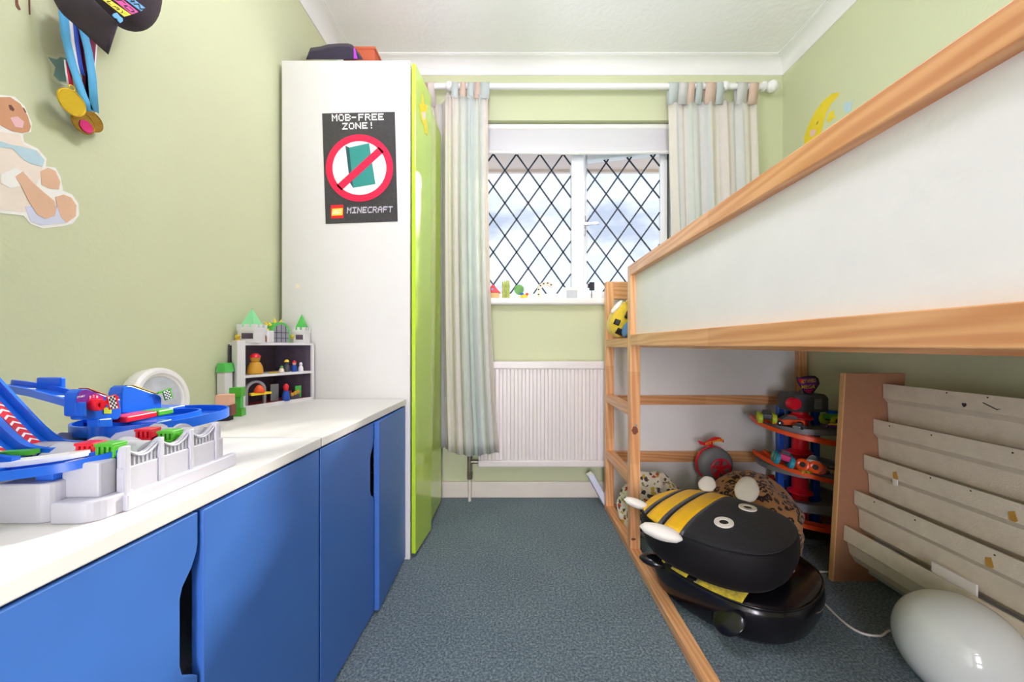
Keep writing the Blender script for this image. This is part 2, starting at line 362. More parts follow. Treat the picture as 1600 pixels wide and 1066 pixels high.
m = MB(); m.box(-.442, -.402, YF+.02, YF+.82, .006, 2.025)      # leaf swung open into the room
dl = m.build('door_leaf', 'door_paint', d)
for z0, z1 in ((.2, .95), (1.1, 1.85)):
    for y0, y1 in ((.10, .35), (.45, .70)): B(-.406, -.396, YF+y0, YF+y1, z0, z1).build('door_panel', 'door_paint', dl, bevel=.008)
m = MB(); m.cyl((-.41, YF+.76, 1.02), (-.36, YF+.76, 1.02), .01); m.cyl((-.365, YF+.765, 1.02), (-.365, YF+.65, 1.02), .009); m.build('door_handle', 'chrome', dl, smooth=True)
# the landing beyond the door
HX0, HX1, HY = -1.3, 1.2, -2.75
struct(B(HX0, HX1, HY, YF-.1, -.06, 0).build('floor_landing', 'carpet')); struct(B(HX0, HX1, HY, YF-.12, H, H+.08).build('ceiling_landing', 'ceiling_paint'))
struct(B(HX0-.1, HX0, HY, YF-.12, 0, H).build('wall_landing_left', 'cove_paint')); struct(B(HX1, HX1+.1, HY, YF-.12, 0, H).build('wall_landing_right', 'cove_paint')); struct(B(HX0, HX1, HY-.1, HY, 0, H).build('wall_landing_back', 'cove_paint'))
# coving
dC = .073
prof = [(0, 0), (0, -dC), (.005, -dC), (.006, -dC+.007)]+[(dC-.007-(dC-.013)*math.cos(t), -.007-(dC-.014)*(1-math.sin(t))) for t in [PI/2*k/8 for k in range(9)]]+[(dC-.006, -.005), (dC, -.005), (dC, 0)]
def cove(name, fn, off): struct(MB().prism([fn(a, z) for a, z in prof], off).build(name, 'cove_paint', smooth=True))
cove('trim_1', lambda a, z: (XL, YB-a, H+z), (XR-XL, 0, 0))
cove('trim_2', lambda a, z: (XL+a, YF, H+z), (0, YB-YF, 0))
cove('trim_3', lambda a, z: (XR-a, YF, H+z), (0, YB-YF, 0))
struct(B(XL, XR, YB-.016, YB, 0, .09).build('baseboard_back', 'skirting_paint', bevel=.006))
struct(B(XR-.016, XR, YF, YB-.016, 0, .09).build('baseboard_right', 'skirting_paint', bevel=.006))

# window: fixed light and an outward-opening casement, diamond leaded
win = bpy.data.objects.new('window_1', None); COL.objects.link(win); win.location = (.34, 2.2, WZ0); struct(win)
def clip(poly, u0, u1, z0, z1):
    for ax, lim, sg in ((0, u0, 1), (0, u1, -1), (1, z0, 1), (1, z1, -1)):
        out = []
        for i in range(len(poly)):
            a, b = poly[i], poly[(i+1) % len(poly)]; da = sg*(a[ax]-lim); db = sg*(b[ax]-lim)
            if da >= 0: out.append(a)
            if (da >= 0) != (db >= 0):
                t = da/(da-db); out.append((a[0]+t*(b[0]-a[0]), a[1]+t*(b[1]-a[1])))
        poly = out
        if not poly: return []
    return poly
def lattice(parent, T, u0, u1, z0, z1, un, zn, du, dz, half_n):
    """T maps (u, z, n) to the world; quarries of glass and lead strips"""
    for i in range(-8, 9):
        for j in range(-12, 13):
            if (i+j) % 2: continue
            cu, cz = un+i*du/2, zn+j*dz/2+dz/2
            p = clip([(cu, cz-dz/2), (cu+du/2, cz), (cu, cz+dz/2), (cu-du/2, cz)], u0, u1, z0, z1)
            if len(p) < 3: continue
            ar = abs(sum(p[k][0]*p[(k+1) % len(p)][1]-p[(k+1) % len(p)][0]*p[k][1] for k in range(len(p))))/2
            if ar < 1e-5: continue
            MB().add([T(a, b, 0) for a, b in p], [list(range(len(p)))]).build('pane', 'window_glass', parent)
    s = dz/du
    for sg in (1, -1):
        for k in range(-14, 15):
            pts = []
            for u in (u0, u1):
                z = zn+k*dz+sg*s*(u-un)
                pts.append((u, z))
            # clip the segment
            (ua, za), (ub, zb) = pts; t0, t1 = 0, 1
            for lim, sgn in ((z0, 1), (z1, -1)):
                fa, fb = sgn*(za-lim), sgn*(zb-lim)
                if fa < 0 and fb < 0: t1 = -1; break
                if fa < 0: t0 = max(t0, fa/(fa-fb))
                elif fb < 0: t1 = min(t1, fa/(fa-fb))
            if t1-t0 < .03: continue
            A = (ua+t0*(ub-ua), za+t0*(zb-za)); Bq = (ua+t1*(ub-ua), za+t1*(zb-za))
            L = math.hypot(Bq[0]-A[0], Bq[1]-A[1]); nx, nz_ = -(Bq[1]-A[1])/L*.0042, (Bq[0]-A[0])/L*.0042
            q = [T(A[0]+nx, A[1]+nz_, -.003), T(Bq[0]+nx, Bq[1]+nz_, -.003), T(Bq[0]-nx, Bq[1]-nz_, -.003), T(A[0]-nx, A[1]-nz_, -.003)]
            MB().prism(q, T(0, 0, .003)-T(0, 0, -.003)).build('lead_strip', 'lead', parent)
m = MB(); m.box(WX0, -.162, 2.17, 2.24, WZ0, WZ1); m.box(.892, WX1, 2.17, 2.24, WZ0, WZ1); m.box(-.162, .892, 2.17, 2.24, 2.0, WZ1); m.box(-.162, .892, 2.17, 2.24, WZ0, 1.141)
m.build('frame', 'upvc', win, bevel=.006)
B(.3207, .392, 2.17, 2.24, 1.141, 2.0).build('mullion', 'upvc', win, bevel=.006)
lattice(win, lambda u, z, n: Vector((u, 2.2+n, z)), -.162, .3207, 1.141, 2.0, -.0638, 1.8628, .1357, .1905, 0)
ca, sa = math.cos(math.radians(13)), math.sin(math.radians(13)); PV = Vector((.8873, 2.189, 0))
TS = lambda u, z, n: PV+Vector((-ca*u+sa*n, sa*u+ca*n, z))
def slab(u0, u1, z0, z1, n0, n1): return [TS(u, z, n) for n in (n0, n1) for z in (z0, z1) for u in (u0, u1)]
F8 = [(0, 2, 3, 1), (4, 5, 7, 6), (0, 1, 5, 4), (2, 6, 7, 3), (0, 4, 6, 2), (1, 3, 7, 5)]
G0, G1, GZ0, GZ1 = .05, .47, 1.165, 1.9586
m = MB()
for a in ((0, G0, GZ0-.045, GZ1+.045), (G1, G1+.05, GZ0-.045, GZ1+.045), (G0, G1, GZ0-.045, GZ0), (G0, G1, GZ1, GZ1+.045)): m.add(slab(*a, -.02, .03), F8)
sash = m.build('sash', 'upvc', win, bevel=.005)
lattice(sash, TS, G0, G1, GZ0, GZ1, G0+.1042, 1.847, .133, .187, 0)
m = MB(); m.add(slab(G1+.005, G1+.03, 1.50, 1.62, -.035, -.02), F8); m.add(slab(G1-.075, G1+.028, 1.555, 1.573, -.062, -.046), F8); m.add(slab(G1+.008, G1+.026, 1.555, 1.573, -.05, -.03), F8)
m.build('handle', 'chrome', sash, bevel=.003)
m = MB(); m.add(slab(.005, .012, GZ0-.04, GZ1+.04, -.024, -.019), F8); m.build('seal', 'rubber', sash)
B(WX0-.03, WX1+.03, YB-.045, 2.2, WZ0-.034, WZ0+.004).build('window_sill', 'gloss_white', win, bevel=.012, seg=3)
ev = MB(); ev.box(-2, 3, 2.36, 2.70, 2.10, 2.13); ev.box(-2, 3, 2.70, 2.725, 2.08, 2.26); struct(ev.build('roof_eaves', 'soffit'))

# roller blind in the window recess
bl = thing('roller_blind', 'plain white roller blind drawn part way down over the leaded window', 'blind', (.34, 2.125, 1.93))
m = MB(); m.grid(lambda u, v: (-.185+1.07*u, 2.118+.012*math.sin(PI*v), 2.075-v*(.145+.006*math.sin(PI*u))), 24, 8); m.build('fabric', 'blind_fabric', bl, smooth=True, solid=.0012)
m = MB(); m.tube([(-.185+1.07*k/12, 2.118, 1.928-.006*math.sin(PI*k/12)) for k in range(13)], .009, 10); m.build('bottom_bar', 'gloss_white', bl, smooth=True)
m = MB(); m.cyl((-.2, 2.13, 2.072), (.895, 2.13, 2.072), .018); m.build('roller', 'gloss_white', bl, smooth=True)

# curtain rod
RY, RZ = 2.03, 2.236
rod = thing('curtain_rod', 'white wooden curtain rod with ball finials above the window', 'curtain rod', (.4, RY, RZ))
m = MB(); m.cyl((-.86, RY, RZ), (1.325, RY, RZ), .0155); m.build('rod', 'rod_white', rod, smooth=True)
fin = [(.0155, 0), (.024, .004), (.024, .014), (.014, .02), (.014, .026), (.022, .032), (.030, .048), (.031, .058), (.026, .072), (.014, .082), (.008, .09), (.002, .093)]
MB().lathe(fin, (1.322, RY, RZ), 20, 'x').build('finial', 'rod_white', rod, smooth=True)
MB().lathe([(r, -z) for r, z in fin], (-.857+.03, RY, RZ), 20, 'x').build('finial', 'rod_white', rod, smooth=True)
for x in (-.357, 1.123):
    m = MB(); m.lathe([(.0155, -.018), (.023, -.012), (.026, 0), (.023, .012), (.0155, .018)], (x, RY, RZ), 18, 'x'); m.cyl((x, RY, RZ), (x, YB, RZ-.012), .012); m.cyl((x, YB-.012, RZ-.012), (x, YB, RZ-.012), .03)
    m.build('bracket', 'rod_white', rod, smooth=True)

# curtains: strips of pale cloth sewn together, hanging from tabs
def curtain(name, label, topx, botx, y_of, amp, nf, zb, strips, tabs, ph=0.0, ztop=RZ-.075):
    c = thing(name, label, 'curtain', ((topx[0]+topx[1])/2, RY, zb))
    nu, nv = 200, 26; mats = sorted(set(strips)); m = MB()
    def fn(u, v):
        k = v**2.6; x = (topx[0]+(topx[1]-topx[0])*u)*(1-k)+(botx[0]+(botx[1]-botx[0])*u)*k
        a = u*nf*2*PI+ph; A = amp*(.5+.5*min(1, 2*v))
        fold = A*(math.sin(a)+.35*math.sin(2.3*a+1.3+v))
        dip = .012*abs(math.sin(len(tabs)*PI*u))**2*(1-v)**8
        return Vector((x+.25*A*math.sin(2*a), y_of(u, v)+fold, ztop-dip-(ztop-zb-.012*math.sin(7*u))*v))
    for i in range(nu):
        m.cur = mats.index(strips[min(len(strips)-1, int(i/nu*len(strips)))])
        m.add([fn((i+a)/nu, (j+b)/nv) for j in range(nv) for a, b in ((0, 0), (1, 0), (1, 1), (0, 1))], [(4*j, 4*j+1, 4*j+2, 4*j+3) for j in range(nv)])
    m.build('panel', mats, c, smooth='all', solid=.0015)
    for k, (u, wd, mt) in enumerate(tabs):
        x = topx[0]+(topx[1]-topx[0])*u; yb = y_of(u, 0); m = MB(); R = .0185; pr = [(yb-.003, ztop-.02)]
        for q in range(9):
            t = PI+PI*(-q)/8; pr.append((RY+R*math.cos(t), RZ+R*math.sin(t)))
        pr.append((yb+.004, ztop-.02))
        for q in range(len(pr)-1): m.add([(x-wd/2, *pr[q]), (x+wd/2, *pr[q]), (x+wd/2, *pr[q+1]), (x-wd/2, *pr[q+1])], [(0, 1, 2, 3)])
        m.build('tab', mt, c, smooth='all', solid=.002)
    return c
lst = ['cur_pink']*5+['cur_cream']*3+['cur_grey']*2+['cur_cream']*4+['cur_pink']+['cur_cream']*3+['cur_green']*5+['cur_aqua']*3+['cur_green']*5+['cur_pink']*2
curtain('curtain', 'pale striped tab-top curtain hanging beside the lime green wardrobe door', (-.50, -.148), (-.50, -.092),
        lambda u, v: 2.052 if u < .28 else 2.052-.068*min(1, (u-.28)/.12), .0125 if False else .0135, 7.5, .275, lst,
        [(.02, .05, 'cur_peach'), (.11, .05, 'cur_pink'), (.50, .035, 'cur_aqua'), (.62, .03, 'cur_peach'), (.74, .035, 'cur_aqua'), (.84, .03, 'cur_peach'), (.95, .05, 'cur_aqua')], .6)
rst = ['cur_cream']*2+['cur_grey']*2+['cur_pink']*2+['cur_green']*3+['cur_grey']*4+['cur_aqua']+['cur_cream']*4+['cur_pink']*4+['cur_grey']*4+['cur_cream']*5
curtain('curtain', 'pale striped tab-top curtain hanging behind the end of the loft bed', (.825, 1.295), (.86, 1.26),
        lambda u, v: 2.035-.048*min(1, v*2.2), .0125, 5.2, .275, rst,
        [(.04, .05, 'cur_aqua'), (.15, .05, 'cur_grey'), (.24, .035, 'cur_peach'), (.33, .035, 'cur_aqua'), (.46, .055, 'cur_peach'), (.57, .04, 'cur_aqua'), (.82, .055, 'cur_grey'), (.95, .05, 'cur_peach')], 2.2)

# radiator
ra = thing('radiator', 'white ribbed panel radiator under the window', 'radiator', (.4, 2.05, .19))
RX0, RX1 = -.2, 1.02
B(RX0, RX1, 2.03, 2.04, .20, .752).build('panel', 'radiator_white', ra)
B(RX0, RX1, 2.07, 2.08, .20, .752).build('panel', 'radiator_white', ra)
B(RX0-.004, RX1+.004, 2.017, 2.088, .717, .758).build('top_grille', 'radiator_white', ra, bevel=.005)
B(RX0-.004, RX1+.004, 2.019, 2.05, .19, .228).build('bottom_rail', 'radiator_white', ra, bevel=.008)
pitch = .0404; rib = None; k = 0
x = RX0+.02
while x < RX1-.01:
    if rib is None:
        q = MB(); q.prism([(x-.0145, 2.032, .228), (x-.009, 2.0215, .228), (x+.009, 2.0215, .228), (x+.0145, 2.032, .228)], (0, 0, .489)); rib = q.build('rib', 'radiator_white', ra, bevel=.002); x0r = x
    else: linkcopy(rib, ra, (x-x0r, 0, 0))
    x += pitch
for x in (0.0, .8): B(x, x+.06, 2.08, YB, .25, .7).build('wall_bracket', 'radiator_white', ra)
m = MB(); m.cyl((RX0, 2.045, .213), (RX0-.05, 2.045, .213), .011); m.cyl((RX0-.05, 2.045, .16), (RX0-.05, 2.045, .245), .013); m.cyl((RX0-.05, 2.045, .12), (RX0-.05, 2.045, .16), .016, n=6); va = m.build('valve', 'brass_pipe', ra, smooth=True)
MB().lathe([(.013, 0), (.02, .004), (.022, .02), (.02, .045), (.012, .055)], (RX0-.05, 2.045, .245), 16).build('valve_cap', 'gloss_white', va, smooth=True)
MB().cyl((RX0-.05, 2.045, 0), (RX0-.05, 2.045, .125), .0085).build('pipe', 'skirting_paint', ra, smooth=True)

# ------------------------------------------------------------------ wardrobe
wd = thing('wardrobe', 'tall white wardrobe with glossy lime green doors', 'wardrobe', (-.66, 1.75, 0))
WA, WB_, WT = 1.49, 2.012, 1.97
m = MB(); m.box(-.924, -.418, WA, WA+.018, .0, WT); m.box(-.924, -.418, WB_-.018, WB_, 0, WT); m.box(-.924, -.418, WA+.018, WB_-.018, WT-.018, WT); m.box(-.924, -.418, WA+.018, WB_-.018, .05, .068); m.box(-.924, -.915, WA+.018, WB_-.018, .068, WT-.018); m.box(-.44, -.43, WA+.018, WB_-.018, 0, .05)
m.build('carcass', 'laminate_white', wd, bevel=.0015)
YJ = 1.70
MB().prism([(-.414, WA+.008, .018), (-.396, YJ-.001, .018), (-.380, YJ-.001, .018), (-.398, WA+.008, .018)], (0, 0, WT-.024)).build('door', 'lime', wd, bevel=.002)
m = MB(); m.prism([(-.414, y, z) for y, z in ((YJ+.001, .018), (WB_, .018), (WB_, WT-.006), (YJ+.001, WT-.006), (YJ+.001, 1.03), (YJ+.014, 1.02), (YJ+.014, .925), (YJ+.001, .913))], (.016, 0, 0)); m.build('door', 'lime', wd, bevel=.0015)
B(-.9, -.42, WA+.02, WB_-.02, .5, .518).build('shelf', 'laminate_white', wd); B(-.9, -.42, WA+.02, WB_-.02, 1.3, 1.318).build('shelf', 'laminate_white', wd)
p = at(465, 447, WA); B(p.x-.007, p.x+.007, WA-.0015, WA, p.z-.008, p.z+.008).build('cover_cap', 'decal_cream', wd)

# poster on the wardrobe side
PY = WA-.001
ps = thing('poster', 'dark poster reading MOB-FREE ZONE with a red prohibition ring, on the white wardrobe side', 'poster', at(562, 349, PY))
PP = lambda px, py, k=0: at(px, py, PY)+Vector((0, -.0012-.0004*k, 0))
MB().prism([at(503.5, 177.5, PY), at(617, 175, PY), at(621.5, 346, PY), at(509, 350, PY)], (0, -.0011, 0)).build('sheet', 'poster_dark', ps)
def quadpx(a, b, c, d, k=1): return [PP(*a, k), PP(*b, k), PP(*c, k), PP(*d, k)]
m = pixels_on(MB(), 'MOB-FREE', quadpx((519, 190), (600, 188), (599.5, 177.5), (518.5, 179)))
m = pixels_on(m, 'ZONE!', quadpx((535, 203), (585, 201), (584.5, 191), (535, 192.5))); m.build('lettering', 'poster_white', ps)
m = pixels_on(MB(), 'MINECRAFT', quadpx((542, 334), (613, 332), (614, 322.5), (543, 324))); m.build('lettering', 'poster_letter', ps)
def circ(cx, cy, r, k, n=48): return [PP(cx+r*math.cos(2*PI*i/n), cy+r*math.sin(2*PI*i/n), k) for i in range(n)]
m = MB(); m.add(circ(562, 263, 46, 1), [list(range(48))]); m.build('disc', 'poster_white', ps)
m = MB(); m.cur = 0; m.add([PP(546, 231, 2), PP(577, 224, 2), PP(587, 288, 2), PP(552, 294, 2)], [(0, 1, 2, 3)]); m.cur = 1; m.add([PP(540, 228, 2), PP(546, 231, 2), PP(552, 294, 2), PP(547, 286, 2)], [(0, 1, 2, 3)]); m.build('printed_block', ['poster_teal', 'poster_teal_dark'], ps)
m = MB(); A_, B_ = circ(562, 263, 52.5, 3, 56), circ(562, 263, 42, 3, 56); m.rings([A_, B_], cap=False); m.build('ring', 'poster_red', ps)
m = MB(); m.add([PP(526, 290, 3), PP(534, 298, 3), PP(600, 238, 3), PP(592, 230, 3)], [(0, 1, 2, 3)]); m.build('slash', 'poster_red', ps)
m = MB(); m.add(quadpx((517.5, 342), (537, 341), (536.5, 320), (517, 321), 1), [(0, 1, 2, 3)]); lg = m.build('logo_square', 'logo_red', ps)
MB().add(quadpx((518.5, 337.5), (535.5, 336.5), (536, 325.5), (519.5, 326.5), 2), [(0, 1, 2, 3)]).build('logo_outline', 'logo_yellow', lg)
text_on(MB(), 'LEGO', quadpx((519.5, 336), (534.5, 335), (535.2, 327), (520.5, 328), 3)).build('logo_lettering', 'logo_black', lg)
text_on(MB(), 'LEGO', quadpx((519.8, 335.6), (534.2, 334.6), (534.9, 327.4), (520.8, 328.4), 4)).build('logo_lettering', 'poster_white', lg)

# star sticker on the lime door
DX = -.3885
def st(px, py):
    k_ = .018/(YJ-.001-WA-.008); a_ = (px-CX)/FP      # the slightly open door plane
    Y_ = (-.398-k_*(WA+.008))/(a_-k_); return Vector((a_*Y_+.0006, Y_, CZ-(py-CY)*Y_/FP))
m = MB(); m.prism([st(*q) for q in ((660, 144), (662.5, 162), (668, 166), (665, 178), (667, 196), (668, 212), (664, 208), (662, 196), (658, 186), (656, 170), (654.5, 163), (659, 162))], (.0006, 0, 0))
so = tag(m.build('wall_sticker', 'decal_yellow', loc=st(661, 200)), 'faint yellow star sticker high on the lime green wardrobe door', 'sticker')
m = MB(); m.prism([st(*q) for q in ((659, 176), (664, 174), (665, 184), (661, 188))], (.001, 0, 0)); m.build('sticker_face', 'decal_cream', so)

# things on top of the wardrobe
hz = WT
h = thing('cap_hat', 'crumpled black and purple fabric hat lying on top of the wardrobe', 'hat', (-.70, 1.6, hz))
m = MB(); Y0 = 1.56
outl = [(478, 93), (483, 80), (500, 78), (512, 74.5), (530, 73), (545, 73), (552, 75), (558, 82), (567, 93)]
f_ = [at(*q, Y0) for q in outl]; b_ = [at(q[0]*.9+52, q[1]*.96+4, Y0+.12)+Vector((0, 0, .008)) for q in outl]
mid = [(a+b)/2+Vector((0, 0, .012)) for a, b in zip(f_, b_)]
m.rings([f_, mid, b_], closed=False, cap=True); m.add([f_[0], f_[-1], b_[-1], b_[0]], [(0, 1, 2, 3)])
m.build('crown', 'hat_dark', h, smooth=True, bevel=.004)
m = MB(); m.prism([at(553, 76, Y0)+Vector((0, -.004, 0)), at(555, 76, Y0)+Vector((0, -.004, 0)), at(559, 92.5, Y0)+Vector((0, -.004, 0)), at(553.5, 92.5, Y0)+Vector((0, -.004, 0))], (0, .003, 0)); m.build('ribbon', 'hat_purple', h)
m = MB(); a = at(556, 80, 1.72); b = at(592, 92, 1.72); m.prism([(a.x-.05, 1.7, hz), (b.x, 1.7, hz), (b.x-.014, 1.7, a.z+.004), (a.x-.05, 1.7, a.z+.004)], (0, .16, 0))
t = thing('storage_box', 'orange-brown box lying behind the dark hat on the wardrobe', 'box', (-.6, 1.78, hz)); m.build('body', 'terracotta', t, bevel=.006)
B(a.x-.052, b.x-.008, 1.697, 1.863, a.z-.008, a.z+.006).build('lid', 'terracotta', t, bevel=.004)

# ------------------------------------------------------------------ blue-door sideboards
SK = .0305
def SX(Y, d): return -.434-SK*(1.506-Y)-d
def side_poly(Ya, Yb, d0, d1, z0, z1):
    return [(SX(Ya, d0), Ya, z0), (SX(Yb, d0), Yb, z0), (SX(Yb, d1), Yb, z0), (SX(Ya, d1), Ya, z0)], (0, 0, z1-z0)
def sideboard(Ya, Yb, Ym, label, ajar):
    c = thing('sideboard', label, 'cabinet', (SX((Ya+Yb)/2, .25), (Ya+Yb)/2, 0), 'low white cabinets with blue doors')
    BK = XL+.004
    def slabp(m, ya, yb, d0, z0, z1, xb=None):
        xb = BK if xb is None else xb
        m.prism([(SX(ya, d0), ya, z0), (SX(yb, d0), yb, z0), (xb, yb, z0), (xb, ya, z0)], (0, 0, z1-z0))
    m = MB(); slabp(m, Ya, Ya+.016, .02, .0, .612); slabp(m, Yb-.016, Yb, .02, .0, .612); slabp(m, Ya+.016, Yb-.016, .03, .05, .066); slabp(m, Ya+.016, Yb-.016, .06, 0, .05, ); m.box(BK, BK+.006, Ya+.016, Yb-.016, .066, .612)
    m.build('carcass', 'laminate_white', c)
    m = MB(); slabp(m, Ya, Yb, -.004, .612, .634); m.build('top_panel', 'laminate_white', c, bevel=.002)
    m = MB(); slabp(m, Ya+.016, Yb-.016, .05, .33, .346); m.build('shelf', 'laminate_white', c)
    # near door with a finger cut-out on its far edge
    z0, z1 = .012, .606; ya, yb = Ya+.002, Ym-.003
    cut = [(yb, .56), (yb-.002, .548), (yb-.010, .53), (yb-.024, .512), (yb-.028, .498), (yb-.028, .405), (yb-.024, .388), (yb-.008, .376), (yb, .368)]
    poly = [(ya, z0), (yb, z0)]+cut[::-1]+[(yb, z1), (ya, z1)]
    m = MB(); m.prism([(SX(y, .018), y, z) for y, z in poly], (.018, 0, 0)); m.build('door', 'blue_door', c, bevel=.0015)
    ya, yb = Ym+.003, Yb-.002
    a = [(SX(ya, .018)+ajar, ya, z0), (SX(yb, .018), yb, z0), (SX(yb, .018), yb, z1), (SX(ya, .018)+ajar, ya, z1)]
    MB().prism(a, (.018, 0, 0)).build('door', 'blue_door', c, bevel=.0015)
    return c
sideboard(.262, .872, .553, 'low white cabinet with blue doors under the toy race track', .003)
sideboard(.876, 1.486, 1.185, 'low white cabinet with blue doors, butting against the wardrobe', .014)

# ------------------------------------------------------------------ loft bed
bed = thing('loft_bed', 'low pine loft bed with white panels and a side ladder', 'bed', (.965, .9, 0))
XA, XW, YE, YN = .458, 1.476, 1.954, -.136
P4 = .04
def post(x, y): B(x, x+P4, y, y+P4, 0 if y < 0 or x > 1 else .0, 1.168).build('post', 'pine_z', bed, bevel=.002)
for x in (XA, XW-P4):
    for y in (YE-P4, YN): post(x, y)
B(XA, XA+P4, 1.51, 1.55, .03, 1.168).build('post', 'pine_z', bed, bevel=.002)
B(XA, XA+P4, YN+P4, 1.51, 1.127, 1.168).build('top_rail', 'pine_y', bed, bevel=.002)
B(XW-P4, XW, YN+P4, YE-P4, 1.127, 1.168).build('top_rail', 'pine_y', bed, bevel=.002)
B(XA, XA+P4, YN+P4, 1.51, .845, .889).build('platform_rail', 'pine_y', bed, bevel=.002)
B(XA, XA+P4, 1.55, YE-P4, .836, .875).build('platform_rail', 'pine_y', bed, bevel=.002)
B(XW-P4, XW, YN+P4, YE-P4, .845, .889).build('platform_rail', 'pine_y', bed, bevel=.002)
for z0, z1 in ((.558, .595), (.275, .312)): B(XA, XA+P4, 1.55, YE-P4, z0, z1).build('rung', 'pine_y', bed, bevel=.002)
B(XA, XA+P4, YN+P4, YE-P4, 0, .03).build('ground_rail', 'pine_y', bed, bevel=.002)
B(XW-P4, XW, YN+P4, YE-P4, 0, .03).build('ground_rail', 'pine_y', bed, bevel=.002)
B(XA+.021, XA+.03, YN+.03, 1.515, .88, 1.135).build('side_panel', 'panel_white', bed)
B(XW-.03, XW-.021, YN+.03, YE-.03, .88, 1.135).build('side_panel', 'panel_white', bed)
for yy, nm in ((YE, 1), (YN, 0)):
    y0, y1 = (yy-.036, yy-.012) if nm else (yy+.008, yy+.032)
    for z0, z1 in ((0, .03), (.251, .302), (.542, .588), (.845, .889), (1.08, 1.168)): B(XA+P4, XW-P4, y0, y1, z0, z1).build('end_rail', 'pine_x', bed, bevel=.002)
    yp = yy-.010 if nm else yy+.002
    for z0, z1 in (((.0, .27), (.27, .565), (.565, .85), (.87, 1.12)) if nm else ((.87, 1.12),)): B(XA+.03, XW-.03, yp, yp+.008, z0+.001, z1-.001).build('end_panel', 'panel_white', bed)
B(XA+P4, XA+P4+.02, YN+P4, YE-P4, .838, .862).build('slat_ledge', 'pine_y', bed); B(XW-P4-.02, XW-P4, YN+P4, YE-P4, .832, .862).build('slat_ledge', 'pine_y', bed)
sl = None
for k in range(13):
    y = YN+.10+k*.148
    if sl is None: sl = B(XA+P4, XW-P4, y, y+.07, .862, .878).build('slat', 'pine_x', bed); ys = y
    else: linkcopy(sl, bed, (0, y-ys, 0))
for z in (.525, ):
    m = MB(); m.cyl((XA+.022, 1.511, z), (XA+.022, 1.5085, z), .0055, n=14); m.build('bolt', 'steel', bed, smooth=True)
for cx_, cz_, rx_, rz_ in ((XA+.018, .505, .012, .017), (XA+.012, .07, .009, .005)):
    MB().prism([(cx_+rx_*math.cos(2*PI*i/14)*(1+.2*math.sin(3*i)), 1.5096, cz_+rz_*math.sin(2*PI*i/14)) for i in range(14)], (0, .0005, 0)).build('knot', 'brown', bed)
for y in (1.75, 1.45, 1.15, .95, .75, .58):
    m = MB(); m.cyl((XW-P4-.02, y, .847), (XW-P4-.026, y, .847), .008, .004, n=12); m.build('bolt', 'cable_white', bed, smooth=True)
m = MB(); m.box(1.36, 1.43, 1.80, 1.86, .822, .84); m.cyl((1.34, 1.83, .836), (1.45, 1.83, .836), .012); m.build('corner_bracket', 'steel', bed, bevel=.004)
mt = MB(); mt.box(XA+.15, XW-.045, YN+.05, YE-.06, .878, .97)
tag(mt.build('mattress', 'mattress_teal', loc=(.96, .9, .878), bevel=.02, seg=3), 'thin mattress in a pale teal sheet on the loft bed', 'mattress')

# plush toy propped in the ladder opening
tz = .876
pc = Vector((.500, 1.765, .962))
pl = thing('plush_toy', 'yellow and black plush cushion toy propped at the top of the bed ladder', 'plush toy', (pc.x, pc.y, tz))
Mr = Matrix.Rotation(.40, 3, 'Y')
sq = lambda v, r: math.copysign(abs(v/r)**.75, v)*r
m = MB(); m.blob(pc, (.064, .062, .085), 28, 18, lambda p, a, t: Mr@Vector((sq(p.x, .064), sq(p.y, .062), sq(p.z, .085)))*(1+.03*noise.noise(p*40))); m.build('body', 'plush_yellow', pl, smooth='all')
def patch(u, v, w_, h_, mt, nm):       # a square of cloth sewn on the face towards the room
    m = MB(); f_ = lambda a, b: pc+Mr@Vector((u+w_*(a-.5), -.062*(1-min(.9, abs((v+h_*(b-.5))/.085))**2.67)**.375*(1-min(.9, abs((u+w_*(a-.5))/.064))**2.67)**.375-.003, v+h_*(b-.5)))
    m.grid(f_, 4, 4); m.build(nm, mt, pl, smooth='all', solid=.003)
patch(.004, .020, .036, .034, 'black', 'dark_patch'); patch(-.034, -.028, .024, .026, 'black', 'dark_patch'); patch(-.004, -.062, .034, .026, 'black', 'dark_patch')
m = MB(); m.blob(pc+Vector((-.034, -.02, .060)), (.012, .03, .040), 16, 10, lambda p, a, t: Matrix.Rotation(.7, 3, 'Y')@p); m.build('wing', 'white_satin', pl, smooth='all')
for k in range(3): MB().tube([pc+Mr@Vector((-.03+.06*i/10, -.055+.004*k, .070+.016*math.sin(PI*i/10)+.005*k)) for i in range(11)], .004, 8).build('strap', 'plush_yellow', pl, smooth='all')
m = MB(); m.blob((.487, 1.645, .916), (.020, .032, .042), 20, 14, lambda p, a, t: Matrix.Rotation(.35, 3, 'Y')@p*(1+.12*noise.noise(p*60))); tag(m.build('cloth_bundle', 'denim', loc=(.487, 1.645, .876), smooth='all'), 'bundle of blue denim cloth beside the yellow plush toy', 'cloth')

# ------------------------------------------------------------------ book behind the bed foot
bkk = thing('book', 'pale paperback book leaning against the foot of the bed ladder post', 'book', (.43, 1.985, 0))
M = Matrix.Rotation(-.50, 3, 'Y')@Matrix.Rotation(.1, 3, 'Z')
c0 = Vector((.428, 1.985, .094))
m = MB(); m.obox(c0, (.0125, .026, .084), M); m.build('pages', 'paper', bkk)
for s_ in (-1, 1): m = MB(); m.obox(c0+M@Vector((s_*.0135, 0, 0)), (.001, .0275, .086), M); m.build('cover', 'decal_lilac', bkk)
m = MB(); m.obox(c0+M@Vector((0, -.0275, 0)), (.0145, .001, .086), M); m.build('spine', 'decal_lilac', bkk)

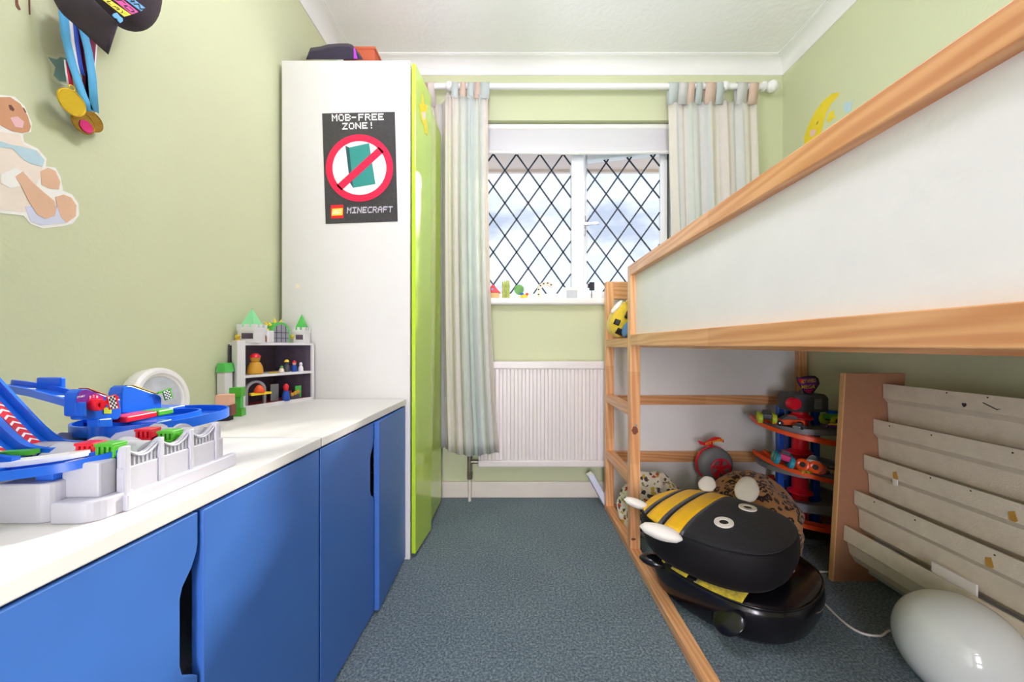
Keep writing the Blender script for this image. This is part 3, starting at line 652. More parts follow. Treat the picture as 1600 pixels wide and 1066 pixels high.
# ------------------------------------------------------------------ added fill lamp, unseen above the frame, to brighten the room
cl = thing('fill_pendant', 'added round fill lamp hanging unseen from the ceiling', 'lamp', (-.02, .84, 2.06))
MB().blob((-.02, .84, 2.06), (.15, .15, .14), 32, 18).build('shade', 'fill_glow', cl, smooth='all')
MB().cyl((-.02, .84, 2.19), (-.02, .84, H), .004).build('cord', 'cable_white', cl, smooth=True)
MB().lathe([(.045, 0), (.045, -.012), (.012, -.03)], (-.02, .84, H), 20).build('ceiling_rose', 'gloss_white', cl, smooth=True)

hl = thing('fill_column_lamp', 'added tall column fill lamp, unseen on the landing outside the open door', 'lamp', (-.06, -1.95, 0))  # added behind the camera to light the space under the bed
m = MB(); m.lathe([(.10, .16)]+[(.15+.006*(k % 2), .18+.05*k) for k in range(26)]+[(.10, 1.45)], (-.06, -1.95, 0), 32); m.build('shade', 'landing_fill_glow', hl, smooth=True)
MB().lathe([(.14, 0), (.14, .012), (.03, .02)], (-.06, -1.95, 0), 28).build('base', 'steel', hl, smooth=True); MB().cyl((-.06, -1.95, .01), (-.06, -1.95, .17), .01).build('pole', 'steel', hl, smooth=True)

# ------------------------------------------------------------------ bee pouffes under the bed
def sup(a, n): return math.copysign(abs(math.cos(a))**(2/n), math.cos(a)), math.copysign(abs(math.sin(a))**(2/n), math.sin(a))
def pouffe(name, label, c, d, a, b, z0, z1, side, bands, n=2.5):
    t = thing(name, label, 'pouffe', (c[0], c[1], z0), 'bee pouffes under the bed'); d = Vector((d[0], d[1], 0)).normalized(); e = Vector((-d.y, d.x, 0)); c = Vector((c[0], c[1], 0))
    P = lambda u, v, z: c+d*u+e*v+Vector((0, 0, z))
    hh = z1-z0; rg = []
    for sc, f in ((.60, 0), (.78, .01), (.87, .07), (.95, .2), (1.0, .40), (1.015, .58), (1.005, .72), (.992, .79), (.97, .83), (.90, .835), (.5, .84)):
        rg.append([P(sup(2*PI*i/56, n)[0]*a*sc, sup(2*PI*i/56, n)[1]*b*sc, z0+hh*f) for i in range(56)])
    body = MB().rings(rg).build('body', side, t, smooth='all')
    a2, b2 = a*.985, b*.985
    def top(u, v):
        rho = (abs(u/a2)**n+abs(v/b2)**n)**(1/n); return z1-.06*hh-.10*hh*rho**4+.06*hh*(1-rho**2)
    for u0, u1, mt, nm in bands:
        m = MB()
        def fn(s_, t_):
            u = a2*(u0+(u1-u0)*s_); wdt = b2*max(0, 1-abs(u/a2)**n)**(1/n); v = wdt*(2*t_-1); return P(u, v, top(u, v))
        m.grid(fn, max(3, int(18*(u1-u0))), 22); m.build(nm, mt, t, smooth='all', solid=.004)
    return t, P, top, body
PC, PDv = (.668, 1.265), (.66, -.75)
bands = [(-.998, -.80, 'yellow_satin', 'yellow_stripe'), (-.80, -.74, 'silver_trim', 'trim'), (-.74, -.70, 'black_velvet', 'black_stripe'), (-.70, -.46, 'yellow_satin', 'yellow_stripe'), (-.46, -.40, 'silver_trim', 'trim'), (-.40, -.36, 'black_velvet', 'black_stripe'),
         (-.36, -.11, 'yellow_satin', 'yellow_stripe'), (-.11, -.06, 'silver_trim', 'trim'), (-.06, .998, 'black_fur', 'head_panel')]
bee, P, top, _ = pouffe('bee_pouffe', 'bumblebee pouffe with satin yellow stripes and white wings, stacked on a glossy black one', PC, PDv, .222, .212, .138, .300, 'black_velvet', bands)
def eye(P, top, u, v, t, r=.034):
    m = MB(); q = []
    for k in range(25):
        an = 2*PI*k/24; q.append((math.cos(an), math.sin(an)))
    R = lambda s_, o: [P(u+s_*r*.78*x, v+s_*r*y, top(u+s_*r*.78*x, v+s_*r*y)+o) for x, y in q[:-1]]
    m.rings([R(1, .002), R(.97, .006), R(.5, .006), R(.47, .003)], cap=False); o = m.build('eye', 'white_satin', t, smooth=True)
    MB().rings([R(.47, .0035), R(.02, .004)], cap=True).build('pupil', 'black', o)
eye(P, top, .058, -.086, bee); eye(P, top, .07, .088, bee)
def wing(P, u, v, z, L, Wd, ang, tilt, t, mt, th=.028, nm='wing'):
    ca_, sa_ = math.cos(ang), math.sin(ang); m = MB(); rg = []
    for k in range(9):
        s_ = k/8; wv = Wd*(.55+.45*math.sin(PI*min(1, s_*1.1)))*(1 if s_ < .9 else .75); hgt = th*(.5+.5*math.sin(PI*s_))*(1 if s_ < .98 else .3); q = []
        if k in (0, 8): wv *= .45; hgt *= .4
        for i in range(14):
            an = 2*PI*i/14; x = L*s_; y = wv*math.cos(an); zz = hgt*math.sin(an)+tilt*x
            q.append(P(u+ca_*x-sa_*y, v+sa_*x+ca_*y, z+zz))
        rg.append(q)
    m.rings(rg).build(nm, mt, t, smooth='all')
wing(P, -.015, -.205, .262, .125, .030, -2.75, .10, bee, 'white_satin', .022); wing(P, -.185, -.10, .272, .085, .022, -2.5, .25, bee, 'white_satin', .016)
wing(P, .03, .185, .280, .120, .040, 1.75, .48, bee, 'white_satin', .014); wing(P, -.105, .180, .280, .065, .032, 1.75, .6, bee, 'white_satin', .012)
bands2 = [(-.998, -.72, 'black_gloss', 'black_panel'), (-.72, -.52, 'yellow_fuzzy', 'yellow_stripe'), (-.52, -.40, 'black_gloss', 'black_panel'), (-.40, -.16, 'yellow_fuzzy', 'yellow_stripe'), (-.16, -.04, 'black_gloss', 'black_panel'), (-.04, .50, 'yellow_fuzzy', 'yellow_stripe'), (.50, .998, 'black_gloss', 'head_panel')]
bee2, P2, top2, _ = pouffe('bee_pouffe', 'glossy black bumblebee pouffe with fuzzy yellow stripes, underneath the satin one', (.726, 1.270), (.60, -.80), .236, .228, 0, .150, 'black_gloss', bands2)
wing(P2, -.12, -.17, .112, .10, .032, -2.5, .10, bee2, 'black_gloss', .018); wing(P2, .10, -.205, .11, .06, .05, -1.9, -1.0, bee2, 'black_gloss', .010)
eye(P2, top2, .140, -.05, bee2, .028); eye(P2, top2, .140, .05, bee2, .028)
MB().tube([P2(.238*sup(2*PI*i/60, 2.5)[0]*.985, .228*sup(2*PI*i/60, 2.5)[1]*.985, .126) for i in range(61)], .003, 6).build('piping', 'black_gloss', bee2, smooth='all')

# bean bags
def bag(name, label, c, r, mt, seed, wr=.12):
    def fn(p, a, t):
        q = Vector((p.x/r[0], p.y/r[1], p.z/r[2])); w_ = 1+wr*noise.noise(q*1.7+Vector((seed, 0, 0)))+.4*wr*noise.noise(q*5+Vector((0, seed, 0)))+.12*wr*noise.noise(q*14)
        p = p*w_; p.z = max(p.z, -r[2]*.55) if p.z < 0 else p.z; return p
    z = r[2]*.55
    return tag(MB().blob((c[0], c[1], z), r, 72, 44, fn).build(name, mt, loc=(c[0], c[1], 0), smooth='all'), label, 'bean bag')
bag('bean_bag', 'brown leopard-print bean bag behind the bee pouffes', (.985, 1.60), (.195, .195, .19), 'leopard', 3.1)
bag('bean_bag', 'cream floral bean bag squeezed behind the bed ladder post', (.625, 1.745), (.142, .125, .165), 'floral', 7.7, .16)

# wheel-shaped case with a flame sign
WC = Vector((.975, 1.85, .262)); wc = thing('wheel_case', 'grey wheel-shaped toy car case with red rim and flame sign', 'toy case', (WC.x, WC.y, 0))
m = MB(); m.lathe([(.030, -.026), (.058, -.03), (.074, -.024), (.082, -.012), (.083, .01), (.078, .022), (.06, .026), (.02, .026)], WC, 40, 'y'); m.build('tyre', 'gar_grey', wc, smooth=True)
MB().lathe([(.085, -.006), (.087, 0), (.085, .006), (.08, .006), (.08, -.006)], WC+Vector((-.004, .012, 0)), 40, 'y').build('outer_band', 'toy_red', wc, smooth=True)
RC = WC+Vector((.013, -.024, -.012)); m = MB()
m.rings([[RC+Vector((r*math.cos(2*PI*i/36), o, r*math.sin(2*PI*i/36))) for i in range(36)] for r, o in ((.047, 0), (.049, -.010), (.044, -.012), (.041, -.004))], cap=False); rim = m.build('rim', 'toy_red', wc, smooth=True)
MB().cyl(RC+Vector((0, -.001, 0)), RC+Vector((0, .002, 0)), .043, n=32).build('hub_back', 'gar_dark', rim)
for k in range(5):
    an = 2*PI*k/5+.3; u = Vector((math.cos(an), 0, math.sin(an))); v = Vector((-math.sin(an), 0, math.cos(an)))
    m = MB(); m.prism([RC+v*.005+Vector((0, -.008, 0)), RC+u*.043+v*.010+Vector((0, -.008, 0)), RC+u*.043+v*.003+Vector((0, -.008, 0)), RC+u*.02+Vector((0, -.008, 0)), RC+u*.043-v*.003+Vector((0, -.008, 0)), RC+u*.043-v*.010+Vector((0, -.008, 0)), RC-v*.005+Vector((0, -.008, 0))], (0, .007, 0)); m.build('spoke', 'toy_red', rim)
MB().lathe([(.011, -.012), (.011, -.004)], RC, 16, 'y').build('hub_cap', 'toy_red', rim)
B(WC.x-.075, WC.x+.06, WC.y-.028, WC.y+.025, 0, .20).build('foot', 'gar_grey', wc, bevel=.012)
MB().prism([at(*q, 1.835) for q in ((1106, 697), (1107, 692), (1114, 692), (1114, 700))], (0, .02, 0)).build('sign_post', 'toy_red', wc)
fl = [(1091, 689), (1096, 690), (1101, 692.5), (1106, 690), (1112, 685.5), (1119, 683.5), (1126, 684), (1131, 688), (1131.5, 692), (1129, 691), (1124, 690), (1118, 690.5), (1113, 693), (1108, 696), (1101, 697), (1095, 695)]
sg = MB().prism([at(*q, 1.83) for q in fl], (0, .012, 0)).build('flame_sign', 'toy_red', wc, bevel=.001)
q = [at(1103, 696, 1.8293), at(1129.5, 689.5, 1.8293), at(1128.5, 685, 1.8293), at(1102, 692, 1.8293)]
text_on(MB(), 'HOT WHEELS', q).build('sign_lettering', 'toy_yellow', sg)

# ------------------------------------------------------------------ toy garage tower
GC = Vector((1.312, 1.738, 0)); gt = thing('toy_garage', 'spiral toy car garage tower with orange track and grey decks', 'toy garage', (GC.x, GC.y, 0))
GP = lambda an, r, z: Vector((GC.x+r*math.cos(an), GC.y+r*math.sin(an), z))
def deck(z, r0, r1, a0, a1, th, mt, nm, n=36):
    m = MB(); rg = []
    for k in range(n+1):
        an = a0+(a1-a0)*k/n; rg.append([GP(an, r0, z), GP(an, r1, z), GP(an, r1, z+th), GP(an, r1-.006, z+th), GP(an, r1-.008, z+th*.5), GP(an, r0, z+th*.5)])
    m.rings(rg, cap=abs(a1-a0) < 6.2); return m.build(nm, mt, gt, smooth=True)
DEG = PI/180
deck(.0, .03, .15, 0, 2*PI, .022, 'gar_dark', 'base_plate'); deck(.135, .075, .16, 0, 2*PI, .035, 'gar_grey', 'tyre_deck'); deck(.12, .03, .08, 0, 2*PI, .02, 'gar_dark', 'tyre_deck_hub')
deck(.285, .03, .175, 120*DEG, 400*DEG, .022, 'gar_grey', 'deck'); deck(.47, .03, .175, 110*DEG, 400*DEG, .022, 'gar_grey', 'deck')
MB().cyl((GC.x-.004, GC.y, .02), (GC.x-.004, GC.y, .56), .032, n=24).build('lift_shaft', 'toy_red', gt, smooth=True)
for z in (.10, .16, .245, .34, .43, .50): MB().lathe([(.032, 0), (.05, .008), (.05, .016), (.032, .03)], (GC.x-.004, GC.y, z), 24).build('lift_flange', 'toy_red', gt, smooth=True)
for dx, dy in ((-.062, .05), (.058, -.01), (.0, .07)): B(GC.x+dx-.015, GC.x+dx+.015, GC.y+dy-.012, GC.y+dy+.012, .02, .56).build('pillar', 'toy_blue_dark', gt, bevel=.004)
chan = [(-.026, .016), (-.026, -.002), (.026, -.002), (.026, .016), (.022, .016), (.021, .003), (-.021, .003), (-.022, .016)]
def helix(a0, a1, z0, z1, r, nm, n=40): MB().sweep([GP(a0+(a1-a0)*k/n, r, z0+(z1-z0)*k/n) for k in range(n+1)], chan).build(nm, 'toy_orange', gt, smooth=True)
helix(150*DEG, 330*DEG, .50, .40, .175, 'spiral_track'); helix(170*DEG, 350*DEG, .345, .225, .178, 'spiral_track'); helix(200*DEG, 360*DEG, .09, .04, .155, 'spiral_track'); helix(90*DEG, 185*DEG, .17, .155, .155, 'spiral_track')
m = MB(); m.prism([(GC.x-.075, GC.y-.055, .545), (GC.x+.085, GC.y-.055, .545), (GC.x+.085, GC.y-.055, .61), (GC.x+.07, GC.y-.055, .627), (GC.x-.06, GC.y-.055, .627), (GC.x-.075, GC.y-.055, .615)], (0, .11, 0)); cp = m.build('roof_block', 'gar_dark', gt, bevel=.008)
B(GC.x+.018, GC.x+.05, GC.y-.06, GC.y-.05, .56, .608).build('roof_panel', 'gar_grey', cp, bevel=.003)
MB().lathe([(.012, -.035), (.024, -.034), (.027, -.028), (.027, -.006), (.020, 0)], (GC.x-.088, GC.y-.055, .588), 20, 'y').build('crank_wheel', 'toy_red', gt, smooth=True)
SY = GC.y-.03
shield = [(1244, 589), (1249, 590.5), (1256, 588.5), (1264, 587.5), (1274, 588), (1279, 592), (1281, 600), (1277, 606), (1269, 617), (1266, 619.5), (1257, 616), (1252, 607), (1246, 599)]
sp = MB().prism([at(*q, SY) for q in shield], (.012, .016, 0)).build('sign', 'hat_dark', gt)
inn = [(1246.5, 591), (1256, 591), (1264, 590), (1271, 590.5), (1275, 594), (1276, 599), (1272, 606), (1266, 615.5), (1259, 613), (1254, 606), (1249, 598)]
so_ = MB().prism([at(*q, SY-.001) for q in inn], (0, .001, 0)).build('sign_face', 'toy_purple', sp)
m = MB(); m.prism([at(*q, SY-.0018) for q in ((1247.5, 592), (1256, 593), (1254.5, 600), (1249, 598))], (0, .0006, 0)); m.build('sign_flame', 'toy_red', sp)
m = text_on(MB(), 'HOT WHEELS', [at(1252, 600, SY-.003), at(1275, 597, SY-.003), at(1274.5, 591.5, SY-.003), at(1253, 593.5, SY-.003)])
m = text_on(m, 'MEGA', [at(1253, 608, SY-.003), at(1273.5, 607, SY-.003), at(1274.5, 601, SY-.003), at(1252, 602, SY-.003)]); m.build('sign_lettering', 'toy_yellow', sp)
m = MB(); m.prism([at(*q, SY-.0018) for q in ((1256, 609.5), (1271, 608.5), (1266.5, 614.5), (1260, 613))], (0, .0006, 0)); m.build('sign_band', 'toy_magenta', sp)
B(GC.x-.012, GC.x+.025, SY, SY+.02, .615, .645).build('sign_post', 'gar_dark', gt)

# toy cars
def car(name, label, c, head, L, W, Hc, body, wheel, rw, ww, lift=0, cabin='gar_dark', rim='chrome', roll=0):
    t = thing(name, label, 'toy car', c, 'toy cars on the garage tower'); c = Vector(c)
    M = Matrix.Rotation(head, 3, 'Z')@Matrix.Rotation(roll, 3, 'X'); Q = lambda x, y, z: c+M@Vector((x, y, z))
    z0 = lift+rw*.5
    prof = [(-.5, .12), (-.49, .55), (-.30, .62), (.05, .62), (.28, .5), (.47, .38), (.5, .15), (.48, 0), (-.48, 0)]
    rg = [[Q(x*L, s_*W/2*k, z0+z*Hc*f) for x, z in prof] for s_, k, f in ((-1, 1, .92), (-1, .8, 1), (1, .8, 1), (1, 1, .92))]
    MB().rings(rg).build('body', body, t, smooth=True, bevel=L*.012)
    cab = [(-.34, .60), (-.24, .95), (.02, .97), (.24, .55)]
    rg = [[Q(x*L, s_*W/2*k, z0+z*Hc) for x, z in cab] for s_, k in ((-1, .78), (-.9, .7), (.9, .7), (1, .78))]
    cb = MB().rings(rg).build('cabin', cabin, t, smooth=True)
    MB().rings([[Q(x*L, s_*W*.31, z0+z*Hc) for x, z in ((-.24, .94), (-.22, .99), (0, 1.0), (.02, .96))] for s_ in (-1, 1)]).build('roof', body, cb)
    for sx in (-.32, .32):
        for sy in (-1, 1):
            y0 = sy*(W/2-ww*.2); y1 = y0+sy*ww; pr = []
            m = MB(); ring = lambda r, y: [Q(sx*L+r*math.cos(2*PI*i/20), y, rw+r*math.sin(2*PI*i/20)) for i in range(20)]
            m.rings([ring(rw*.7, y0), ring(rw, y0+(y1-y0)*.15), ring(rw, y0+(y1-y0)*.85), ring(rw*.72, y1), ring(rw*.45, y1-(y1-y0)*.2)]); wo = m.build('wheel', wheel, t, smooth=True)
            MB().rings([ring(rw*.45, y1-(y1-y0)*.18), ring(rw*.12, y1-(y1-y0)*.05)]).build('hub', rim, wo, smooth=True)
        if lift: MB().cyl(Q(sx*L, -W/2, rw), Q(sx*L, W/2, rw), rw*.22, n=8).build('axle', 'rubber', t)
    return t
zt = .492
car('toy_car', 'orange sports car on the top deck of the garage tower', (1.197, 1.665, zt), 2.85, .115, .05, .04, 'toy_orange', 'rubber', .0125, .012)
car('toy_car', 'small silver race car at the edge of the top garage deck', (1.204, 1.600, zt), .5, .06, .028, .02, 'silver_car', 'rubber', .006, .006)
car('monster_truck', 'dark monster truck with lime green tyres hanging off the top garage deck', (1.132, 1.705, zt+.004), 1.1, .075, .04, .035, 'gar_dark', 'lime_tyre', .022, .02, .012, rim='lime_tyre')
car('toy_car', 'small purple and yellow hot rod on the top garage deck', (1.347, 1.610, zt), 2.6, .055, .028, .02, 'toy_purple', 'rubber', .006, .006, cabin='toy_yellow')
car('toy_car', 'small yellow taxi car on the top garage deck', (1.392, 1.610, zt), -1.9, .055, .028, .022, 'toy_yellow', 'rubber', .006, .006)
car('monster_truck', 'green-bodied monster truck with lime tyres at the back of the top garage deck', (1.422, 1.685, zt), .2, .08, .042, .04, 'toy_green', 'lime_tyre', .022, .018, .014, cabin='toy_blue', rim='rubber')
car('monster_truck', 'monster truck with aqua tyres tipped on the middle spiral track', (1.135, 1.615, .335), 1.15, .062, .040, .040, 'toy_magenta', 'aqua_tyre', .024, .020, .014, rim='lime_tyre', roll=.25)
car('monster_truck', 'monster truck with orange tyres beside the aqua-tyred one on the spiral track', (1.212, 1.552, .322), 2.25, .066, .042, .044, 'silver_car', 'toy_orange', .024, .020, .014, rim='rubber', roll=.30)
car('toy_car', 'small green and silver race car on the middle garage deck', (1.232, 1.590, .307), .1, .085, .03, .018, 'lime_tyre', 'rubber', .006, .006, cabin='silver_car')
car('toy_car', 'small tan pick-up car on the middle garage deck', (1.332, 1.580, .307), -.7, .065, .028, .024, 'tan_car', 'rubber', .007, .006)

# ------------------------------------------------------------------ sling book rack along the right wall
rk = thing('book_rack', 'tiered white felt book rack with a bare brown side board', 'book rack', (1.30, .9, 0))
YS = 1.335
m = MB(); q = [(1.134, YS+.018, 0), (1.36, YS+.018, 0), (1.396, YS+.018, .746), (1.178, YS+.018, .746)]; m.prism(q, (0, .016, 0)); sb = m.build('side_board', 'mdf', rk, bevel=.001)
MB().prism([(1.1335, YS+.0175, 0), (1.138, YS+.0175, 0), (1.1825, YS+.0175, .7462), (1.1775, YS+.0175, .7462)], (0, .0175, 0)).build('board_edge', 'mdf_edge', sb)
Yn2 = .36
q = [(1.134, Yn2-.02, 0), (1.36, Yn2-.02, 0), (1.396, Yn2-.02, .746), (1.178, Yn2-.02, .746)]; MB().prism(q, (0, .016, 0)).build('side_board', 'mdf', rk, bevel=.001)
MB().prism([(1.25, 0, .04), (1.262, 0, .04), (1.40, 0, .70), (1.388, 0, .70)], (0, YS+.018-Yn2, 0)).add([], [])
m = MB(); m.prism([(1.262, Yn2, .03), (1.274, Yn2, .03), (1.398, Yn2, .69), (1.386, Yn2, .69)], (0, YS+.018-Yn2, 0)); m.build('back_sheet', 'rack_grey', rk)
for k in range(5):
    xt = 1.312-.0345*k; zt_ = .709-.1265*k                        # front top edge of each pocket
    lip = [(xt, zt_), (xt+.001, zt_-.05), (xt+.016, zt_-.068), (xt+.020, zt_-.135), (xt+.040, zt_-.155), (xt+.075, zt_-.155), (xt+.08, zt_-.14), (xt+.046, zt_-.145), (xt+.028, zt_-.128), (xt+.023, zt_-.066), (xt+.008, zt_-.048), (xt+.007, zt_)]
    if k == 4: lip = [(xt, zt_), (xt-.004, zt_-.052), (xt+.010, zt_-.060), (xt+.018, zt_-.10), (xt+.038, zt_-.13), (xt+.11, zt_-.145), (xt+.11, zt_-.135), (xt+.046, zt_-.12), (xt+.026, zt_-.095), (xt+.018, zt_-.056), (xt+.004, zt_-.048), (xt+.007, zt_)]
    m = MB(); m.prism([(x, Yn2, z) for x, z in lip], (0, YS-Yn2+.016, 0)); pk = m.build('pocket', 'rack_felt', rk, bevel=.0015)
    for f, w_ in {0: [], 1: [(.42, 1)], 2: [(.90, 1), (.60, 0)], 3: [(.62, 0), (.40, 1)], 4: []}[k]:
        yy = Yn2+(YS-Yn2)*f; x_ = xt-.0005
        m = MB(); m.prism([(x_, yy+.008, zt_-.028), (x_, yy-.004, zt_-.022), (x_, yy-.010, zt_-.044), (x_, yy-.006, zt_-.049), (x_, yy+.006, zt_-.049)], (.001, 0, 0)); m.build('torn_patch', 'cardboard_tear', pk)
        if w_: m = MB(); m.prism([(x_-.001, yy+.010, zt_-.048), (x_-.001, yy-.008, zt_-.048), (x_+.003, yy-.004, zt_-.068), (x_+.003, yy+.008, zt_-.072)], (.003, 0, 0)); m.build('peeled_flap', 'paper', pk)
    if k == 0:
        m = MB(); m.prism([(xt-.0004, 1.06, zt_-.022), (xt-.0004, 1.03, zt_-.036), (xt-.0004, 1.02, zt_-.034), (xt-.0004, 1.03, zt_-.039), (xt-.0004, 1.062, zt_-.024)], (.0006, 0, 0)); m.build('crack', 'crack', pk)
        m = MB(); m.prism([(xt-.0004, 1.105+.006*math.cos(a), zt_-.036+.006*math.sin(a)*(1+.4*math.sin(3*a))) for a in [2*PI*i/9 for i in range(9)]], (.0006, 0, 0)); m.build('stain', 'crack', pk)
    for yv in ((1.30, 1.17, .98) if k in (1, 3) else (1.15, 1.05)):
        m = MB(); yy = yv-.03*k*.3; m.prism([(xt-.0003, yy+.0024*math.cos(a), zt_-.007-.005*(k % 2)+.0024*math.sin(a)) for a in [2*PI*i/7 for i in range(7)]], (.0006, 0, 0)); m.build('stain', 'crack', pk)
B(1.20, 1.206, .985, 1.09, .13, .222).build('paper_sheet', 'paper')
tag(bpy.data.objects['paper_sheet'], 'white paper sheet poking out of the lowest rack pocket', 'paper')

# ------------------------------------------------------------------ globe lamp with its cable
gl = thing('globe_lamp', 'round opal glass floor lamp in front of the book rack', 'lamp', (1.08, .92, 0))
R_ = .12; m = MB(); pr = [(.05, .0), (.055, .004)]+[(R_*math.sin(t), .93*R_-R_*math.cos(t)) for t in [math.radians(28+152*k/22) for k in range(23)]]
pr = [(r, max(z, .002)) for r, z in pr]; pr[-1] = (.0005, pr[-1][1]); m.lathe(pr, (1.08, .92, 0), 56); m.build('globe', 'opal_glass', gl, smooth='all')
MB().lathe([(.05, 0), (.056, .0), (.056, .006), (.05, .006)], (1.08, .92, 0), 32).build('foot_ring', 'cable_white', gl, smooth=True)
cp_ = [(1.02, .92, .006)]+[tuple(atZ(x, y, .004)) for x, y in ((1398, 990), (1375, 994), (1345, 989), (1318, 972), (1290, 945), (1268, 920), (1255, 903), (1254, 896), (1262, 893.5), (1280, 893.5), (1302, 894))]
def smoothpath(p, n=8):
    p = [Vector(a) for a in p]; out = []
    for i in range(len(p)-1):
        a, b, c, d_ = p[max(i-1, 0)], p[i], p[i+1], p[min(i+2, len(p)-1)]
        for k in range(n):
            t = k/n; out.append(.5*((2*b)+(c-a)*t+(2*a-5*b+4*c-d_)*t*t+(3*b-a-3*c+d_)*t**3))
    return out+[p[-1]]
MB().tube(smoothpath(cp_), .0032, 8).build('cable', 'cable_white', gl, smooth='all')

# ------------------------------------------------------------------ decals on the walls
def wl(px, py): return atX(px, py, XL)
def decal(px, mt, lay, parent=None, nm='print', loc=None):
    e_ = .0004*lay; return MB().prism([wl(*q)+Vector((e_, 0, 0)) for q in px], (.0005, 0, 0)).build(nm, mt, parent, loc=loc)
lamb = decal([(-60, 148), (0, 148), (22, 151), (38, 166), (49, 192), (48, 206), (35, 210), (37, 222), (58, 232), (72, 248), (71, 260), (86, 262), (94, 276), (98, 298), (112, 304), (122, 318), (123, 336), (113, 350), (95, 354), (66, 357), (47, 350), (36, 337), (0, 333), (-60, 336)], 'decal_white', 1, loc=wl(40, 350), nm='wall_sticker')
tag(lamb, 'large lamb wall sticker with a blue ribbon, on the left wall below the cap', 'wall sticker')
decal([(-55, 215), (0, 206), (30, 210), (36, 226), (62, 238), (66, 268), (50, 300), (42, 332), (0, 328), (-55, 330)], 'decal_cream', 2, lamb, 'fleece')
decal([(-55, 153), (0, 152), (15, 152), (30, 162), (42, 181), (47, 198), (44, 206), (34, 208), (18, 205), (0, 196), (-55, 190)], 'decal_face', 3, lamb, 'head')
decal([(14, 184), (26, 182), (36, 190), (34, 200), (22, 198)], 'decal_pink', 4, lamb, 'cheek'); decal([(12, 164), (16, 164), (21, 171), (19, 174), (14, 171)], 'decal_line', 4, lamb, 'eye'); decal([(34, 168), (36, 169), (40, 176), (38, 176)], 'decal_line', 4, lamb, 'eye')
decal([(-50, 222), (0, 221), (15, 226), (32, 229), (55, 235), (68, 250), (65, 260), (50, 257), (36, 250), (18, 232), (-50, 226)], 'decal_blue', 4, lamb, 'ribbon')
decal([(62, 268), (74, 262), (85, 267), (93, 284), (91, 296), (77, 295), (64, 289)], 'decal_tan', 3, lamb, 'leg')
decal([(38, 323), (50, 321), (60, 337), (72, 342), (84, 335), (88, 321), (94, 336), (102, 348), (62, 352), (47, 346)], 'decal_lilac', 3, lamb, 'cushion')
decal([(22, 276), (34, 268), (48, 284), (66, 300), (83, 314), (86, 326), (84, 337), (70, 342), (56, 335), (42, 312), (32, 292)], 'decal_tan', 5, lamb, 'arm')
decal([(85, 308), (98, 304), (110, 309), (118, 321), (117, 338), (103, 348), (94, 340), (88, 322)], 'decal_tan', 4, lamb, 'foot')
decal([(0, 272), (22, 262), (40, 272), (34, 290), (14, 294), (0, 286)], 'decal_white', 4, lamb, 'cuff')
st2 = tag(decal([(70, 84), (86, 88), (93, 84), (103, 86), (108, 92), (108, 134), (88, 131), (78, 122), (80, 106)], 'decal_pale', 1, loc=wl(88, 130), nm='wall_sticker'), 'teal star wall sticker half hidden by the medal ribbons', 'wall sticker')
decal([(74, 89), (88, 93), (94, 89), (103, 91), (106, 95), (106, 128), (92, 127), (83, 118), (86, 105)], 'decal_teal', 2, st2, 'star')
tw = tag(decal([(23, -8), (27, -8), (28, 6), (32, 15), (29, 16), (24, 9)], 'brown', 1, loc=wl(28, 10), nm='wall_sticker'), 'pair of small brown feet of a sticker above the lamb', 'wall sticker')
decal([(43.5, -8), (46.5, -8), (47, 23), (45, 23)], 'brown', 1, tw, 'foot')
# right wall: moon
def wr(px, py): return atX(px, py, XR)
def decal_r(px, mt, lay, parent=None, nm='print', loc=None): return MB().prism([wr(*q)-Vector((.0004*lay, 0, 0)) for q in px], (-.0005, 0, 0)).build(nm, mt, parent, loc=loc)
moon = tag(decal_r([(1311, 144), (1300, 146.5), (1286, 158), (1275, 173), (1265, 191), (1257, 213), (1256, 240), (1266, 262), (1282, 272), (1278, 250), (1280, 225), (1286, 196), (1291, 177), (1299, 162), (1310, 150)], 'decal_yellow', 1, loc=wr(1270, 260), nm='wall_sticker'), 'yellow crescent moon sticker on the wall above the bed', 'wall sticker')
decal_r([(1275, 196), (1279, 188), (1278, 193)], 'decal_line', 2, moon, 'eye'); decal_r([(1266, 207), (1270, 202), (1276, 204), (1272, 212), (1267, 214)], 'decal_pink', 2, moon, 'cheek')
tag(decal_r([(1296, 176), (1299, 174), (1304, 172), (1303, 178), (1306, 184), (1300, 186), (1296, 192), (1292, 188)], 'decal_yellow', 1, loc=wr(1300, 186), nm='wall_sticker'), 'tiny yellow star sticker beside the moon sticker', 'wall sticker')
tag(decal_r([(1318, 170), (1319, 161), (1323, 158), (1327, 162), (1334, 153), (1332, 160), (1330, 172), (1322, 178)], 'decal_blue', 1, loc=wr(1324, 172), nm='wall_sticker'), 'pale blue butterfly sticker peeping over the bed rail', 'wall sticker')

